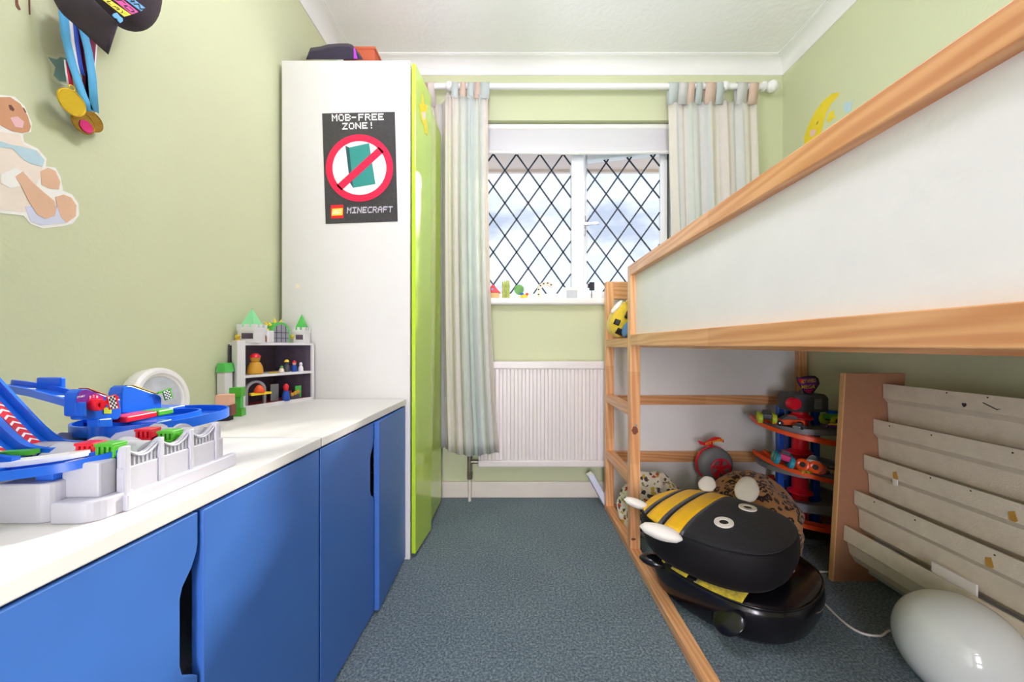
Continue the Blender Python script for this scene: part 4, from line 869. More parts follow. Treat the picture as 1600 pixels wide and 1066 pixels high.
# ------------------------------------------------------------------ medals, ribbons and cap on the left wall
HK = Vector((XL, .745, 1.60))
hk = thing('wall_hook', 'white wall hook carrying the medals and the cap', 'hook', (XL+.001, .745, 1.60))
m = MB(); m.cyl((XL, .745, 1.60), (XL+.012, .745, 1.60), .016); m.tube(smoothpath([(XL+.01, .745, 1.60), (XL+.03, .745, 1.598), (XL+.044, .745, 1.606), (XL+.046, .745, 1.625)]), .005, 10); m.build('peg', 'gloss_white', hk, smooth=True)
def ribbon(t, pts, wd_, stripes, X0, nm='ribbon'):
    """flat band through pixels lying in a plane parallel to the wall"""
    c = [atX(x, y, X0) for x, y in pts]; n = len(c); L_, R2 = [], []
    for i in range(n):
        dd = (c[min(i+1, n-1)]-c[max(i-1, 0)]).normalized(); sd_ = Vector((1, 0, 0)).cross(dd).normalized()
        L_.append(c[i]-sd_*wd_/2); R2.append(c[i]+sd_*wd_/2)
    k0 = 0
    for f, mt in stripes:
        m = MB()
        for i in range(n-1):
            m.add([L_[i].lerp(R2[i], k0), L_[i].lerp(R2[i], k0+f), L_[i+1].lerp(R2[i+1], k0+f), L_[i+1].lerp(R2[i+1], k0)], [(0, 1, 2, 3)])
        m.build(nm, mt, t, smooth='all', solid=.0012); k0 += f
def medal(label, c_px, X0, r, mt, rib, stripes, Xr, wd_, extra=None):
    c = atX(*c_px, X0); t = thing('medal', label, 'medal', c, 'medals on the wall hook')
    d = MB().lathe([(r*.6, -.0015), (r*.96, -.0015), (r, 0), (r*.97, .002), (r*.90, .0022), (r*.86, .0014), (.001, .0014)], c, 36, 'x').build('disc', mt, t, smooth=True)
    MB().tube([c+Vector((0, .005*math.cos(a), r+.004+.005*math.sin(a))) for a in [2*PI*k/14 for k in range(15)]], .0013, 6).build('loop', mt, t, smooth='all')
    for rb in rib: ribbon(t, rb, wd_, stripes, Xr)
    return t, c, d
t1, c1, d1 = medal('plain gold medal on a red white and blue ribbon', (112, 160), XL+.040, .0255, 'gold', [[(108, 16), (112, 60), (118, 98), (122, 114)]], [(.36, 'rib_red'), (.3, 'rib_white'), (.34, 'rib_navy')], XL+.030, .026)
ribbon(t1, [(105, 96), (107, 116), (110, 134)], .011, [(.25, 'rib_white'), (.75, 'rib_red')], XL+.030)
t2, c2, d2 = medal('bronze-gold medal on a light blue ribbon', (144, 190), XL+.018, .0215, 'gold_dark', [[(99, 18), (103, 60), (114, 104), (130, 150), (141, 174)], [(128, 40), (138, 80), (144, 120), (148, 174)]], [(1, 'rib_blue')], XL+.034, .0165)
t3, c3, d3 = medal('gold medal with a pink enamel centre on a dark red ribbon', (130, 192), XL+.024, .023, 'gold_dark', [[(122, 20), (132, 80), (137, 150)], [(146, 60), (141, 120), (138, 158)]], [(.82, 'rib_maroon'), (.18, 'rib_white')], XL+.024, .016)
MB().lathe([(.013, .0024), (.011, .004), (.008, .0032), (.004, .004), (.001, .004)], c3+Vector((0, .004, -.006)), 24, 'x').build('enamel', 'toy_magenta', d3, smooth=True)

cp2 = thing('cap', 'dark baseball cap with yellow, pink and blue printed bars, hanging on the wall hook', 'cap', atX(160, 40, -.86))
Xc = -.862
cc = atX(193, -34, Xc)
def capf(p, a, t):
    return p
m = MB(); m.blob(cc, (.062, .063, .106), 40, 22); crown = m.build('crown', 'cap_fabric', cp2, smooth='all')
billp = [(80, -14), (86, 2), (93, 15), (101, 25), (134, 54), (168, 84.5), (176, 62), (184, 38), (170, 24), (150, 4), (132, -16)]
n_ = len(billp); fr = [atX(x, y, -.905+.10*max(0, min(1, (x-80)/105))) for x, y in billp]; cen = sum(fr, Vector())/n_+Vector((.012, 0, 0))
m = MB(); rg = []
for k in (1, .8, .5, .2): rg.append([cen+(p-cen)*k+Vector((.008*(1-k*k), 0, 0)) for p in fr])
m.rings(rg, cap=False); m.add([p for p in rg[-1]], [list(range(n_))]); m.build('bill', 'cap_fabric', cp2, smooth='all', solid=.005)
XT = -.7985
tq = lambda x, y, o=0: atX(x, y, XT+o)
def bar(quad, mt, txt):
    a = [tq(*q) for q in quad]; o = MB().prism(a, (.0012, 0, 0)).build('print_bar', mt, crown)
    b = [Vector(q)+Vector((.0016, 0, 0)) for q in a]
    u = (b[1]-b[0]); v = (b[3]-b[0])
    q = [b[0]+u*.06+v*.15, b[0]+u*.90+v*.15, b[0]+u*.90+v*.85, b[0]+u*.06+v*.85]
    pixels_on(MB(), txt, q).build('print_lettering', 'cap_dark', o)
# quads: bottom-left, bottom-right, top-right, top-left along the reading direction
bar(((150, -8), (193.8, 26), (204, 23), (160, -8)), 'cap_yellow', 'PLAY'); bar(((168, -8), (205, 22.5), (215.6, 18.8), (182, -8)), 'cap_pink', 'TO'); bar(((186, -8), (220, 17.5), (226, 12.5), (200, -8)), 'cap_blue', 'AN')
g = MB(); g.prism([tq(*q) for q in ((175, 24), (177, 21), (182, 20), (186, 25), (191, 29), (191, 33), (187, 36), (184, 33), (182, 29), (178, 28))], (.0015, 0, 0)); g.build('print_gamepad', 'cap_blue', crown)

# ------------------------------------------------------------------ toy race track on the sideboard
T0 = .634
tr = thing('toy_race_track', 'blue and grey toy car race track set with looping lanes and start gate', 'toy track', (-.64, .60, T0))
def yz(m, pts, x0, x1): return m.prism([(x0, y, z) for y, z in pts], (x1-x0, 0, 0))
def xz(m, pts, y0, y1): return m.prism([(x, y0, z) for x, z in pts], (0, y1-y0, 0))
def ribbon_wave(m, ys, zf, x0, x1, zb):
    pts = [(y, zf(y)) for y in ys]; return yz(m, [(ys[0], zb)]+pts+[(ys[-1], zb)], x0, x1)
# base tray
m = MB(); m.prism([(-.84, .50, T0), (-.522, .50, T0), (-.505, .505, T0), (-.503, .672, T0), (-.84, .672, T0)], (0, 0, .018)); m.build('base', 'toy_grey', tr, bevel=.003)
B(-.512, -.500, .486, .676, T0, T0+.022).build('base_flange', 'toy_grey', tr, bevel=.002)
# bridge side with towers and sagging cables
posts = [.4917, .539, .589, .639]; up = []
for i in range(3):
    for k in range(9):
        s_ = k/8; y = posts[i]+(posts[i+1]-posts[i])*s_; up.append((y, .7165-.0135*math.sin(PI*s_)))
yz(MB(), [(.488, T0)]+[(.488, .708), (.4905, .7165)]+up[1:]+[(.648, .7155), (.653, .708), (.653, T0)], -.516, -.510).build('bridge_side', 'toy_grey', tr, bevel=.001)
yz(MB(), [(.4875, T0), (.4875, .689), (.6535, .689), (.6535, T0)], -.516, -.5065).build('bridge_lower_skin', 'toy_grey', tr, bevel=.001)
for y in posts: B(-.512, -.5045, y-.0032, y+.0032, T0, .7175).build('bridge_tower', 'toy_grey', tr, bevel=.001)
for i in range(3):
    MB().tube([Vector((-.508, posts[i]+(posts[i+1]-posts[i])*k/8, .713-.0135*math.sin(PI*k/8))) for k in range(9)], .0016, 6).build('bridge_cable', 'toy_grey', tr, smooth='all')
    for k in range(1, 8):
        s_ = k/8; y = posts[i]+(posts[i+1]-posts[i])*s_; B(-.511, -.5085, y-.0011, y+.0011, .689, .712-.0135*math.sin(PI*s_)).build('bridge_hanger', 'toy_grey', tr)
# wavy lanes
ys = [.498+.004*k for k in range(39)]
zf = lambda y, o=0: .703+.0105*math.sin((y-.512+o)*2*PI/.088)
for x0, x1, o in ((-.549, -.517, 0), (-.588, -.555, .004), (-.634, -.594, .010)):
    ribbon_wave(MB(), ys, lambda y: zf(y, o), x0, x1, T0+.015).build('wave_lane', 'toy_grey', tr, smooth=True)
for xw in (-.5505, -.591): ribbon_wave(MB(), ys, lambda y: zf(y, .002)+.006, xw-.002, xw+.002, T0+.02).build('lane_divider', 'toy_grey', tr, smooth=True)
m = MB(); ribbon_wave(m, [.50+.008*k for k in range(21)], lambda y: .700+.012*math.sin((y-.49)*2*PI/.16), -.70, -.64, T0+.015); m.build('hill', 'toy_grey_mid', tr, smooth=True)
m = MB(); ribbon_wave(m, [.52+.008*k for k in range(19)], lambda y: .704+.010*math.sin((y-.53)*2*PI/.17), -.78, -.705, T0+.015); m.build('hill', 'toy_grey', tr, smooth=True)
def gate(x, y, z, mt, w_=.024, h_=.022, dpt=.02):
    m = MB(); m.prism([(x-w_/2, y, z), (x+w_/2, y, z), (x+w_/2, y+dpt, z+.004), (x-w_/2, y+dpt, z+.004)], (0, 0, .004))
    m.box(x-w_/2, x+w_/2, y, y+dpt, z+h_-.004, z+h_)
    for k in range(4):
        xx = x-w_/2+(w_-.004)*k/3; m.prism([(xx, y+.002, z), (xx+.004, y+.002, z), (xx+.004, y+.002, z+h_-.003), (xx, y+.002, z+h_-.003)], (0, dpt-.003, 0))
    g = m.build('gate', mt, tr, bevel=.0008); return g
gate(-.5715, .498, .697, 'toy_red'); gate(-.533, .487, .699, 'toy_green')
gate(-.571, .576, .702, 'toy_red', h_=.018); gate(-.533, .572, .700, 'toy_green', h_=.018)
# blocks at the front
m = MB(); m.prism([(-.558, .452, T0)]+[(-.528+.022*math.sin(a), .474-.022*math.cos(a), T0) for a in [PI/2*k/6 for k in range(7)]]+[(-.505, .50, T0), (-.56, .50, T0)], (0, 0, .025)); m.build('plinth', 'toy_grey', tr, bevel=.002)
B(-.566, -.519, .470, .492, T0+.024, .7025).build('block', 'toy_grey', tr, bevel=.0025)
m = MB(); m.prism([(-.622, .453, T0)]+[(-.576+.016*math.sin(a), .469-.016*math.cos(a), T0) for a in [PI/2*k/6 for k in range(7)]]+[(-.560, .492, T0), (-.622, .492, T0)], (0, 0, .048)); m.build('pedestal', 'toy_grey', tr, bevel=.002)
B(-.70, -.622, .450, .50, T0, T0+.020).build('plinth', 'toy_grey', tr, bevel=.002)
MB().lathe([(.014, 0), (.014, .012), (.012, .016), (.002, .016)], (-.632, .468, T0+.020), 24).build('button', 'toy_red', tr, smooth=True)
B(-.590, -.566, .462, .482, .682, .694).build('track_support', 'toy_blue', tr, bevel=.003)
cprof = [(-.017, .008), (-.017, -.003), (.017, -.003), (.017, .008), (.0135, .008), (.013, .0012), (-.013, .0012), (-.0135, .008)]
MB().sweep(smoothpath([(-.76, .452, .688), (-.69, .4485, .690), (-.635, .452, .691), (-.60, .460, .693), (-.566, .472, .696), (-.545, .488, .700), (-.533, .505, .704)]), cprof).build('curved_track', 'toy_blue', tr, smooth=True)
MB().sweep(smoothpath([(-.655, .470, .697), (-.62, .476, .699), (-.585, .487, .702), (-.562, .500, .705)]), [(-.012, .006), (-.012, 0), (.012, 0), (.012, .006)]).build('lane_deck', 'toy_white', tr, smooth=True)
MB().sweep(smoothpath([(-.70, .488, .704), (-.665, .490, .705), (-.630, .495, .706)]), [(-.006, .006), (-.006, 0), (.006, 0), (.006, .006)]).build('lane_kerb', 'toy_green', tr, smooth=True)
# three steep chutes
cpath = [(x-.036, .697+(z-.695)*.78) for x, z in ((-.588, .695), (-.612, .697), (-.632, .706), (-.652, .726), (-.672, .752), (-.70, .790), (-.735, .838), (-.76, .872))]
for y0 in (.528, .490, .452):
    w2 = .019
    pr = [(-w2, .013), (-w2, -.003), (w2, -.003), (w2, .013), (w2-.004, .013), (w2-.005, .002), (-w2+.005, .002), (-w2+.004, .013)]
    ch = MB().sweep(smoothpath([(x, y0, z) for x, z in cpath], 4), pr).build('chute', 'toy_blue', tr, smooth=True)
    sp_ = smoothpath([(x, y0, z) for x, z in cpath], 4); n = len(sp_); seg = sp_[7:]
    MB().sweep([p+Vector((0, 0, .0004)) for p in seg], [(-.006, .0034), (-.006, .0024), (.006, .0024), (.006, .0034)]).build('sticker_strip', 'toy_red', ch)
    L_ = 0; last = seg[0]; nextd = .003; m = MB()
    for a, b in zip(seg[:-1], seg[1:]):
        dd = (b-a); ln = dd.length; dd.normalize(); sd_ = Vector((0, 1, 0)); upv = sd_.cross(dd) if sd_.cross(dd).z > 0 else dd.cross(sd_)
        while nextd < L_+ln:
            p = a+dd*(nextd-L_)+upv*.0042
            m.add([p+sd_*.0055, p+dd*.005+sd_*0, p+dd*.0085, p+dd*.0035+sd_*.0055], [(0, 1, 2, 3)]); m.add([p-sd_*.0055, p+dd*.005, p+dd*.0085, p+dd*.0035-sd_*.0055], [(0, 1, 2, 3)])
            nextd += .0115
        L_ += ln
    m.build('chevron', 'toy_white', ch)
MB().cyl((-.785, .49, T0), (-.785, .49, .80), .012).build('chute_support', 'toy_blue_dark', tr, smooth=True)
# launcher with START sticker
XLn = -.64; lv = lambda px, py: atX(px, py, XLn)
def planeX(pts, X0, th): return MB().prism([atX(x, y, X0) for x, y in pts], (th, 0, 0))
la = planeX([(118, 622), (121, 613), (128, 608.5), (138, 608), (150, 613), (168, 619), (189, 624), (190, 650), (184, 656), (128, 656), (128, 652), (118, 650)], XLn, -.018).build('launcher', 'toy_blue', tr, bevel=.002)
planeX([(119, 623), (122, 614), (129, 609.5), (138, 609.5), (150, 614), (162, 620), (158, 632), (128, 632), (119, 628)], XLn+.0004, .0005).build('sticker', 'toy_purple', la)
planeX([(136, 632), (140, 619), (148, 615), (156, 618.5), (162, 622), (158, 632)], XLn+.0009, .0004).build('sticker_glow', 'toy_magenta', la)
text_on(MB(), 'START', [atX(120.5, 622.5, XLn+.0016), atX(133, 620, XLn+.0016), atX(133, 617.2, XLn+.0016), atX(120.5, 619.6, XLn+.0016)]).build('lettering', 'toy_white', la)
for ch_, x_, y_ in (('3', 139.5, 621), ('2', 145, 619.5), ('1', 150.5, 620.5)): text_on(MB(), ch_, [atX(x_, y_+1.5, XLn+.0016), atX(x_+2.6, y_+1.5, XLn+.0016), atX(x_+2.6, y_-2.2, XLn+.0016), atX(x_, y_-2.2, XLn+.0016)]).build('lettering', 'toy_white', la)
a, b = lv(140, 608.5), lv(170, 619.5)
MB().prism([a+Vector((-.002, 0, .001)), b+Vector((-.002, 0, .001)), b+Vector((-.017, 0, .001)), a+Vector((-.017, 0, .001))], (0, 0, .001)).build('top_sticker', 'toy_orange', la)
c = lv(145, 633); MB().lathe([(.0088, 0), (.009, .010), (.008, .012), (.0035, .012), (.0035, .008)], c, 22, 'x').build('dial', 'toy_red', la, smooth=True)
MB().prism([c+Vector((.010, 0, .004)), c+Vector((.010, 0, -.003)), lv(173, 624)+Vector((.010, 0, 0)), lv(172, 619)+Vector((.010, 0, 0))], (.003, 0, 0)).build('flag_arm', 'toy_red', la)
def flag(quad, edge, X0, par):
    fo = planeX(quad, X0, -.002).build('flag', edge, par); q = [atX(x, y, X0+.0005) for x, y in quad]; m = MB(); wm = MB()
    wm.add([onquad(q, .06, .04), onquad(q, .82, .04), onquad(q, .82, .96), onquad(q, .06, .96)], [(0, 1, 2, 3)]); wm.build('flag_print', 'toy_white', fo)
    q2 = [p+Vector((.0004, 0, 0)) for p in q]
    for i in range(4):
        for j in range(6):
            if (i+j) % 2 == 0: m.add([onquad(q2, .08+.18*(i+u), .05+.15*(j+v)) for u, v in ((0, 0), (1, 0), (1, 1), (0, 1))], [(0, 1, 2, 3)])
    m.build('flag_checks', 'logo_black', fo)
flag([(172, 640.5), (187, 638), (182, 616.5), (167, 620)], 'toy_red', XLn+.014, la)
planeX([(162, 637), (174, 637), (174, 646.5), (162, 646.5)], XLn+.0004, .0005).build('sticker', 'lime_tyre', la)
planeX([(117, 630), (125, 628), (126, 651), (118, 651)], XLn+.001, .010).build('latch', 'toy_blue', la, bevel=.0015)
planeX([(135, 655), (158, 653), (160, 668), (135, 668)], XLn-.01, .018).build('launcher_foot', 'toy_blue', la, bevel=.002)
p = atX(176, 660, XLn); MB().cyl((XLn-.02, p.y, T0+.016), (XLn-.02, p.y, .742), .0135, n=20).build('column', 'toy_blue', tr, smooth=True)
p = atX(211, 660, XLn-.01); MB().cyl((XLn-.02, p.y, T0+.016), (XLn-.02, p.y, .715), .0115, n=20).build('column', 'toy_blue', tr, smooth=True)
# narrow arm track running to the left with its handle
arm = MB().sweep([(-.84, .612, .783), (-.80, .605, .780), (-.74, .594, .773), (-.658, .582, .756)], [(-.018, .008), (-.018, -.003), (.018, -.003), (.018, .008), (.0145, .008), (.014, .001), (-.014, .001), (-.0145, .008)]).build('arm_track', 'toy_blue', tr, smooth=True)
B(-.778, -.738, .612, .620, .772, .796).build('arm_handle', 'toy_blue', arm, bevel=.002)
for x_, y_, z_ in ((-.775, .600, .7785), (-.715, .590, .768)): MB().blob((x_, y_, z_), (.012, .006, .0018), 14, 6).build('arm_sticker', 'toy_white', arm, smooth='all')
# ramp with green flag
XR2 = -.705; rp_ = planeX([(190, 646), (190, 614), (193, 606), (199, 602.5), (206, 603), (250, 618), (253, 622), (253, 646)], XR2, -.025).build('ramp', 'toy_blue', tr, bevel=.002)
a, b = atX(210, 603.5, XR2), atX(248, 617, XR2)
MB().prism([a+Vector((-.001, 0, .001)), b+Vector((-.001, 0, .001)), b+Vector((-.023, 0, .001)), a+Vector((-.023, 0, .001))], (0, 0, .001)).build('top_sticker', 'toy_yellow', rp_)
MB().prism([atX(245, 616, XR2+.004), atX(246, 613, XR2+.004), atX(265, 606.5, XR2+.004), atX(266, 609, XR2+.004)], (.003, 0, 0)).build('flag_arm', 'toy_green', rp_)
flag([(259, 626), (270.5, 622), (266, 607), (254.5, 612)], 'toy_green', XR2+.008, rp_)
B(-.752, -.70, .655, .80, .712, .722).build('ramp_deck', 'toy_blue', rp_, bevel=.002)
# oval loop track
def oval(cx, cy, rx, ry, z, n=48): return [(cx+math.copysign(abs(math.cos(t))**.8, math.cos(t))*rx, cy+math.copysign(abs(math.sin(t))**.8, math.sin(t))*ry, z) for t in [2*PI*k/n for k in range(n)]]
MB().sweep(oval(-.668, .706, .068, .088, .706), [(-.024, .013), (-.024, -.004), (.024, -.004), (.024, .013), (.0205, .013), (.020, .0012), (-.020, .0012), (-.0205, .013)], closed=True).build('loop_track', 'toy_blue', tr, smooth=True)
B(-.715, -.62, .63, .78, .700, .708).build('loop_deck', 'toy_blue', tr, bevel=.002)
for p0, mt in (((187, 645), 'toy_red'), ((237, 641), 'toy_green')):
    x0 = -.645; a = atX(p0[0], p0[1], x0); B(x0-.022, x0+.012, a.y, a.y+(.052 if mt == 'toy_red' else .03), .722, .732).build('finish_plate', mt, tr, bevel=.002)
MB().prism([(-.645, .63, .70), (-.60, .63, .70), (-.60, .66, .70), (-.645, .66, .70)], (0, 0, .02)).build('loop_ramp', 'toy_blue', tr, bevel=.002)
MB().cyl((-.668, .74, T0), (-.668, .74, .703), .013).build('column', 'toy_blue_dark', tr, smooth=True)

# round white-framed disc leaning on the wall
rc = Vector((XL+.048, .952, T0+.079)); rd = thing('round_frame', 'round white frame with a cloudy grey face leaning against the wall behind the race track', 'frame', (rc.x, rc.y, T0))
Mt = Matrix.Rotation(-.16, 3, 'Y')
def rr_(pr, nm, mt, par, n=48):
    return MB().rings([[rc+Mt@Vector((z, r*math.cos(2*PI*i/n), r*math.sin(2*PI*i/n))) for i in range(n)] for r, z in pr]).build(nm, mt, par, smooth=True)
rr_([(.05, -.030), (.070, -.030), (.077, -.022), (.0785, 0), (.077, .008), (.070, .013), (.063, .012), (.060, .007), (.057, .0065), (.055, .002), (.02, .002)], 'rim', 'gloss_white', rd)
rr_([(.0555, .0022), (.0555, .0034), (.001, .0034)], 'face', 'marble_grey', rd)

# ------------------------------------------------------------------ toy castle
ct = thing('toy_castle', 'grey toy castle playset with green tower roofs in the corner by the wardrobe', 'toy castle', (-.87, 1.36, T0))
CA, CB = Vector((-.896, 1.235, 0)), Vector((-.788, 1.472, 0)); cd = (CB-CA).normalized(); cn = Vector((cd.y, -cd.x, 0)); LC = (CB-CA).length
CQ = lambda s_, d, z: CA+cd*s_-cn*d+Vector((0, 0, z))       # along the front, depth behind it, height
def cpoly(m, s0, s1, z0, z1, d0=0, back=None):
    q = [CQ(s0, d0, z0), CQ(s1, d0, z0)]
    bx = XL+.005 if back is None else None
    if back is None: q += [Vector((bx, max(q[1].y-.03, q[0].y), z0)) if False else Vector((bx, min(q[1].y+.0, 1.478), z0)), Vector((bx, q[0].y, z0))]
    else: q += [CQ(s1, back, z0), CQ(s0, back, z0)]
    return m.prism(q, (0, 0, z1-z0))
for z0, z1, nm, mt in ((T0, T0+.010, 'floor_plate', 'castle_red'), (.738, .747, 'shelf', 'castle_grey'), (.846, .855, 'roof_deck', 'castle_grey')): cpoly(MB(), 0, LC, z0, z1).build(nm, mt, ct, bevel=.001)
B(XL+.004, XL+.009, CA.y, CB.y, T0, .85).build('back_wall', 'castle_inside', ct)
B(XL+.009, CB.x-.004, CB.y-.004, CB.y+.002, T0, .85).build('side_wall', 'castle_inside', ct)
cpoly(MB(), -.016, .010, T0, .862, -.003, .028).build('corner_post', 'castle_grey', ct, bevel=.002)
cpoly(MB(), LC-.008, LC+.002, T0, .85, -.002, .012).build('corner_post', 'castle_grey', ct, bevel=.002)
cpoly(MB(), .0, LC, T0-.0, T0+.012, -.002, .002).build('floor_lip', 'castle_grey', ct)
def tower(s0, d0, z0, wd_, hgt, rh, green, square=True):
    c = CQ(s0, d0, 0); h_ = wd_/2
    t = MB(); t.box(c.x-h_, c.x+h_, c.y-h_, c.y+h_, z0, z0+hgt); to = t.build('tower', 'castle_grey', ct, bevel=.001)
    m = MB()
    for ix in (-1, 0, 1):
        for iy in (-1, 0, 1):
            if ix or iy: m.box(c.x+ix*h_*.85-h_*.22, c.x+ix*h_*.85+h_*.22, c.y+iy*h_*.85-h_*.22, c.y+iy*h_*.85+h_*.22, z0+hgt, z0+hgt+.010)
    m.box(c.x-h_*1.06, c.x+h_*1.06, c.y-h_*1.06, c.y+h_*1.06, z0+hgt-.012, z0+hgt); m.build('battlements', 'castle_grey', to)
    k = h_*.86; b0 = z0+hgt; ap = Vector((c.x, c.y, b0+rh))
    rf = MB().add([(c.x-k, c.y-k, b0), (c.x+k, c.y-k, b0), (c.x+k, c.y+k, b0), (c.x-k, c.y+k, b0), ap], [(0, 1, 4), (1, 2, 4), (2, 3, 4), (3, 0, 4), (3, 2, 1, 0)]).build('spire', green, to)
    m = MB(); m.box(c.x-h_*.5, c.x+h_*.8, c.y-h_-.001, c.y-h_+.002, z0+hgt*.25, z0+hgt*.62); m.build('tower_window', 'castle_inside', to)
    return c, to
c, to1 = tower(.045, .022, .855, .058, .052, .066, 'roof_green_pale')
c2_, to2 = tower(.232, .03, .855, .042, .050, .062, 'roof_green')
for cc_, to_, ps_ in ((c, to1, ((-.03, .875), (-.03, .862))), (c2_, to2, ((-.024, .878),))):
    for dx, z in ps_: MB().lathe([(.007, 0), (.008, .012), (.0065, .016), (.001, .028)], (0, 0, 0), 14, 'y').v and MB().rings([[Vector((cc_.x+dx+.01*k+r*math.cos(2*PI*i/14), cc_.y-.03-o, z+r*math.sin(2*PI*i/14))) for i in range(14)] for k, (r, o) in enumerate(((.0075, 0), (.0075, .008), (.001, .022)))]).build('cannon', 'toy_yellow', to_, smooth=True)
# domed gate house
sC, dC2 = .142, .030
q0 = CQ(sC, dC2, 0)
arch = [(-.034, .855)]+[(.034*math.cos(PI-PI*k/14), .890+.040*math.sin(PI-PI*k/14)) for k in range(15)]+[(.034, .855)]
gh = MB().prism([CQ(sC+a, dC2-.012, z) for a, z in arch], -cn*.045).build('gate_house', 'roof_green', ct, smooth=True)
arch2 = [(a*.84, .855+(z-.855)*.9) for a, z in arch]
MB().prism([CQ(sC+a, dC2-.0135, z) for a, z in arch2], -cn*.001).build('gate_window', 'castle_window', gh)
for a in (-.017, 0, .017): MB().tube([CQ(sC+a, dC2-.0145, .857), CQ(sC+a, dC2-.0145, .921-abs(a)*.3)], .0012, 6).build('gate_bar', 'gar_dark', gh)
for z in (.872, .892): MB().tube([CQ(sC-.027, dC2-.0145, z), CQ(sC+.027, dC2-.0145, z)], .0012, 6).build('gate_bar', 'gar_dark', gh)
for k in range(4):
    t = math.radians(165-32*k); MB().cyl(CQ(sC+.034*math.cos(t), dC2+.01, .890+.038*math.sin(t)), CQ(sC+.048*math.cos(t), dC2+.01, .890+.056*math.sin(t)), .0065, .0008, 12).build('spike', 'toy_yellow', gh, smooth=True)
    if k < 2: MB().cyl(CQ(sC+.034*math.cos(t), dC2+.03, .890+.038*math.sin(t)), CQ(sC+.048*math.cos(t), dC2+.03, .890+.056*math.sin(t)), .0065, .0008, 12).build('spike', 'toy_yellow', gh, smooth=True)
c = CQ(.092, .018, 0); so2 = B(c.x-.016, c.x+.016, c.y-.016, c.y+.016, .855, .898).build('turret', 'castle_grey', ct, bevel=.003)
MB().prism([(c.x+x, c.y-.0172, .858+z) for x, z in ((-.006, 0), (.010, 0), (.010, .018), (.002, .030), (-.006, .018))], (0, .001, 0)).build('turret_door', 'brown', so2)
MB().prism([(c.x+x, c.y-.018, .860+z) for x, z in ((-.002, .004), (.006, .004), (.006, .015), (.002, .021), (-.002, .015))], (0, .001, 0)).build('turret_window', 'toy_yellow', so2)
# small wing by the wall
xw0, xw1 = XL+.006, XL+.040; lw = B(xw0, xw1-.008, 1.185, 1.218, T0, .762).build('wing_tower', 'castle_grey', ct, bevel=.002)
MB().prism([(xw0-.0, 1.182, .762), (xw1-.005, 1.182, .762), (xw1-.014, 1.188, .79), (xw0, 1.188, .79)], (0, .038, 0)).build('wing_roof', 'roof_green', lw)
B(xw0, CA.x-.01, 1.2, 1.24, T0, .70).build('wing_wall', 'castle_grey', ct)
# interior arch and backdrop blocks
MB().rings([[CQ(.052+r*math.cos(PI-PI*k/12), .012+o, T0+.058+r*math.sin(PI-PI*k/12)) for r, o in ((.034, 0), (.026, 0), (.026, .01), (.034, .01))] for k in range(13)]).build('inner_arch', 'castle_window', ct, smooth=True)
for s_ in (.022, .082): MB().prism([CQ(s_-.004, .012, T0+.01), CQ(s_+.004, .012, T0+.01), CQ(s_+.004, .022, T0+.01), CQ(s_-.004, .022, T0+.01)], (0, 0, .05)).build('inner_arch_leg', 'castle_window', ct)
yp = MB().prism([CQ(.022, -.012, .678), CQ(.090, -.012, .678), CQ(.082, .014, .678), CQ(.030, .014, .678)], (0, 0, .008)).build('platform', 'toy_yellow', ct, bevel=.001)
for s_, wd_, hg, mt in ((.112, .028, .06, 'gar_grey'), (.17, .02, .03, 'castle_red'), (.205, .024, .045, 'roof_green')): MB().prism([CQ(s_, .028, T0+.012), CQ(s_+wd_, .028, T0+.012), CQ(s_+wd_, .032, T0+.012), CQ(s_, .032, T0+.012)], (0, 0, hg)).build('backdrop', mt, ct)
# plain toy pegs and balls kept on the castle shelves
def peg(label, p, r, h_, mb, mh, hat=None):
    t = thing('toy_peg', label, 'toy figure', p, 'small toy pegs in the castle'); p = Vector(p)
    MB().lathe([(r*.85, 0), (r, h_*.06), (r*.92, h_*.35), (r*.62, h_*.56), (r*.3, h_*.6)], p, 22).build('body', mb, t, smooth=True)
    MB().blob(p+Vector((0, 0, h_*.74)), (r*.62, r*.62, h_*.2), 18, 10).build('head', mh, t, smooth='all')
    if hat: MB().lathe([(r*.72, h_*.80), (r*.64, h_*.88), (r*.3, h_*.99), (.0003, h_*1.0)], p, 20).build('cap', hat, t, smooth=True)
    return t
peg('large golden-brown peg toy with a red top on the castle middle shelf', CQ(.055, .022, .747), .024, .072, 'tan_gold', 'tan_gold', 'toy_red')
peg('blue peg toy with a red top on the castle middle shelf', CQ(.196, .022, .747), .010, .042, 'toy_blue_dark', 'skin_pink', 'toy_red')
peg('blue-grey peg toy with a yellow top on the castle middle shelf', CQ(.176, .036, .747), .012, .046, 'gar_dark', 'gar_dark', 'toy_yellow')
peg('small white peg toy at the end of the castle middle shelf', CQ(.224, .024, .747), .009, .036, 'rib_white', 'rib_white')
peg('small green and white peg toy on the castle middle shelf', CQ(.150, .026, .747), .009, .026, 'decal_cream', 'tree_green')
peg('blue peg toy with red shoulders on the castle floor', CQ(.152, .004, T0+.010), .0135, .062, 'toy_blue_dark', 'toy_red', 'toy_red')
tag(MB().blob(CQ(.055, .0, .688), (.017, .015, .024), 22, 14, lambda p, a, t: Vector((p.x*(1-.3*max(0, p.z/.024)), p.y, max(p.z, -.002)))).build('toy_dome', 'toy_orange', loc=CQ(.055, .0, .686), smooth='all'), 'orange dome toy on the yellow castle platform', 'toy')
tag(MB().lathe([(.002, 0), (.016, .001), (.018, .003), (.01, .004), (.001, .004)], CQ(.115, .02, .747), 24).build('toy_disc', 'toy_yellow', loc=CQ(.115, .02, .747), smooth=True), 'flat yellow disc toy on the castle middle shelf', 'toy')
m = MB()
tb = thing('toy_baton', 'orange beaded toy bar beside the red and blue peg', 'toy', CQ(.188, .004, T0+.010))
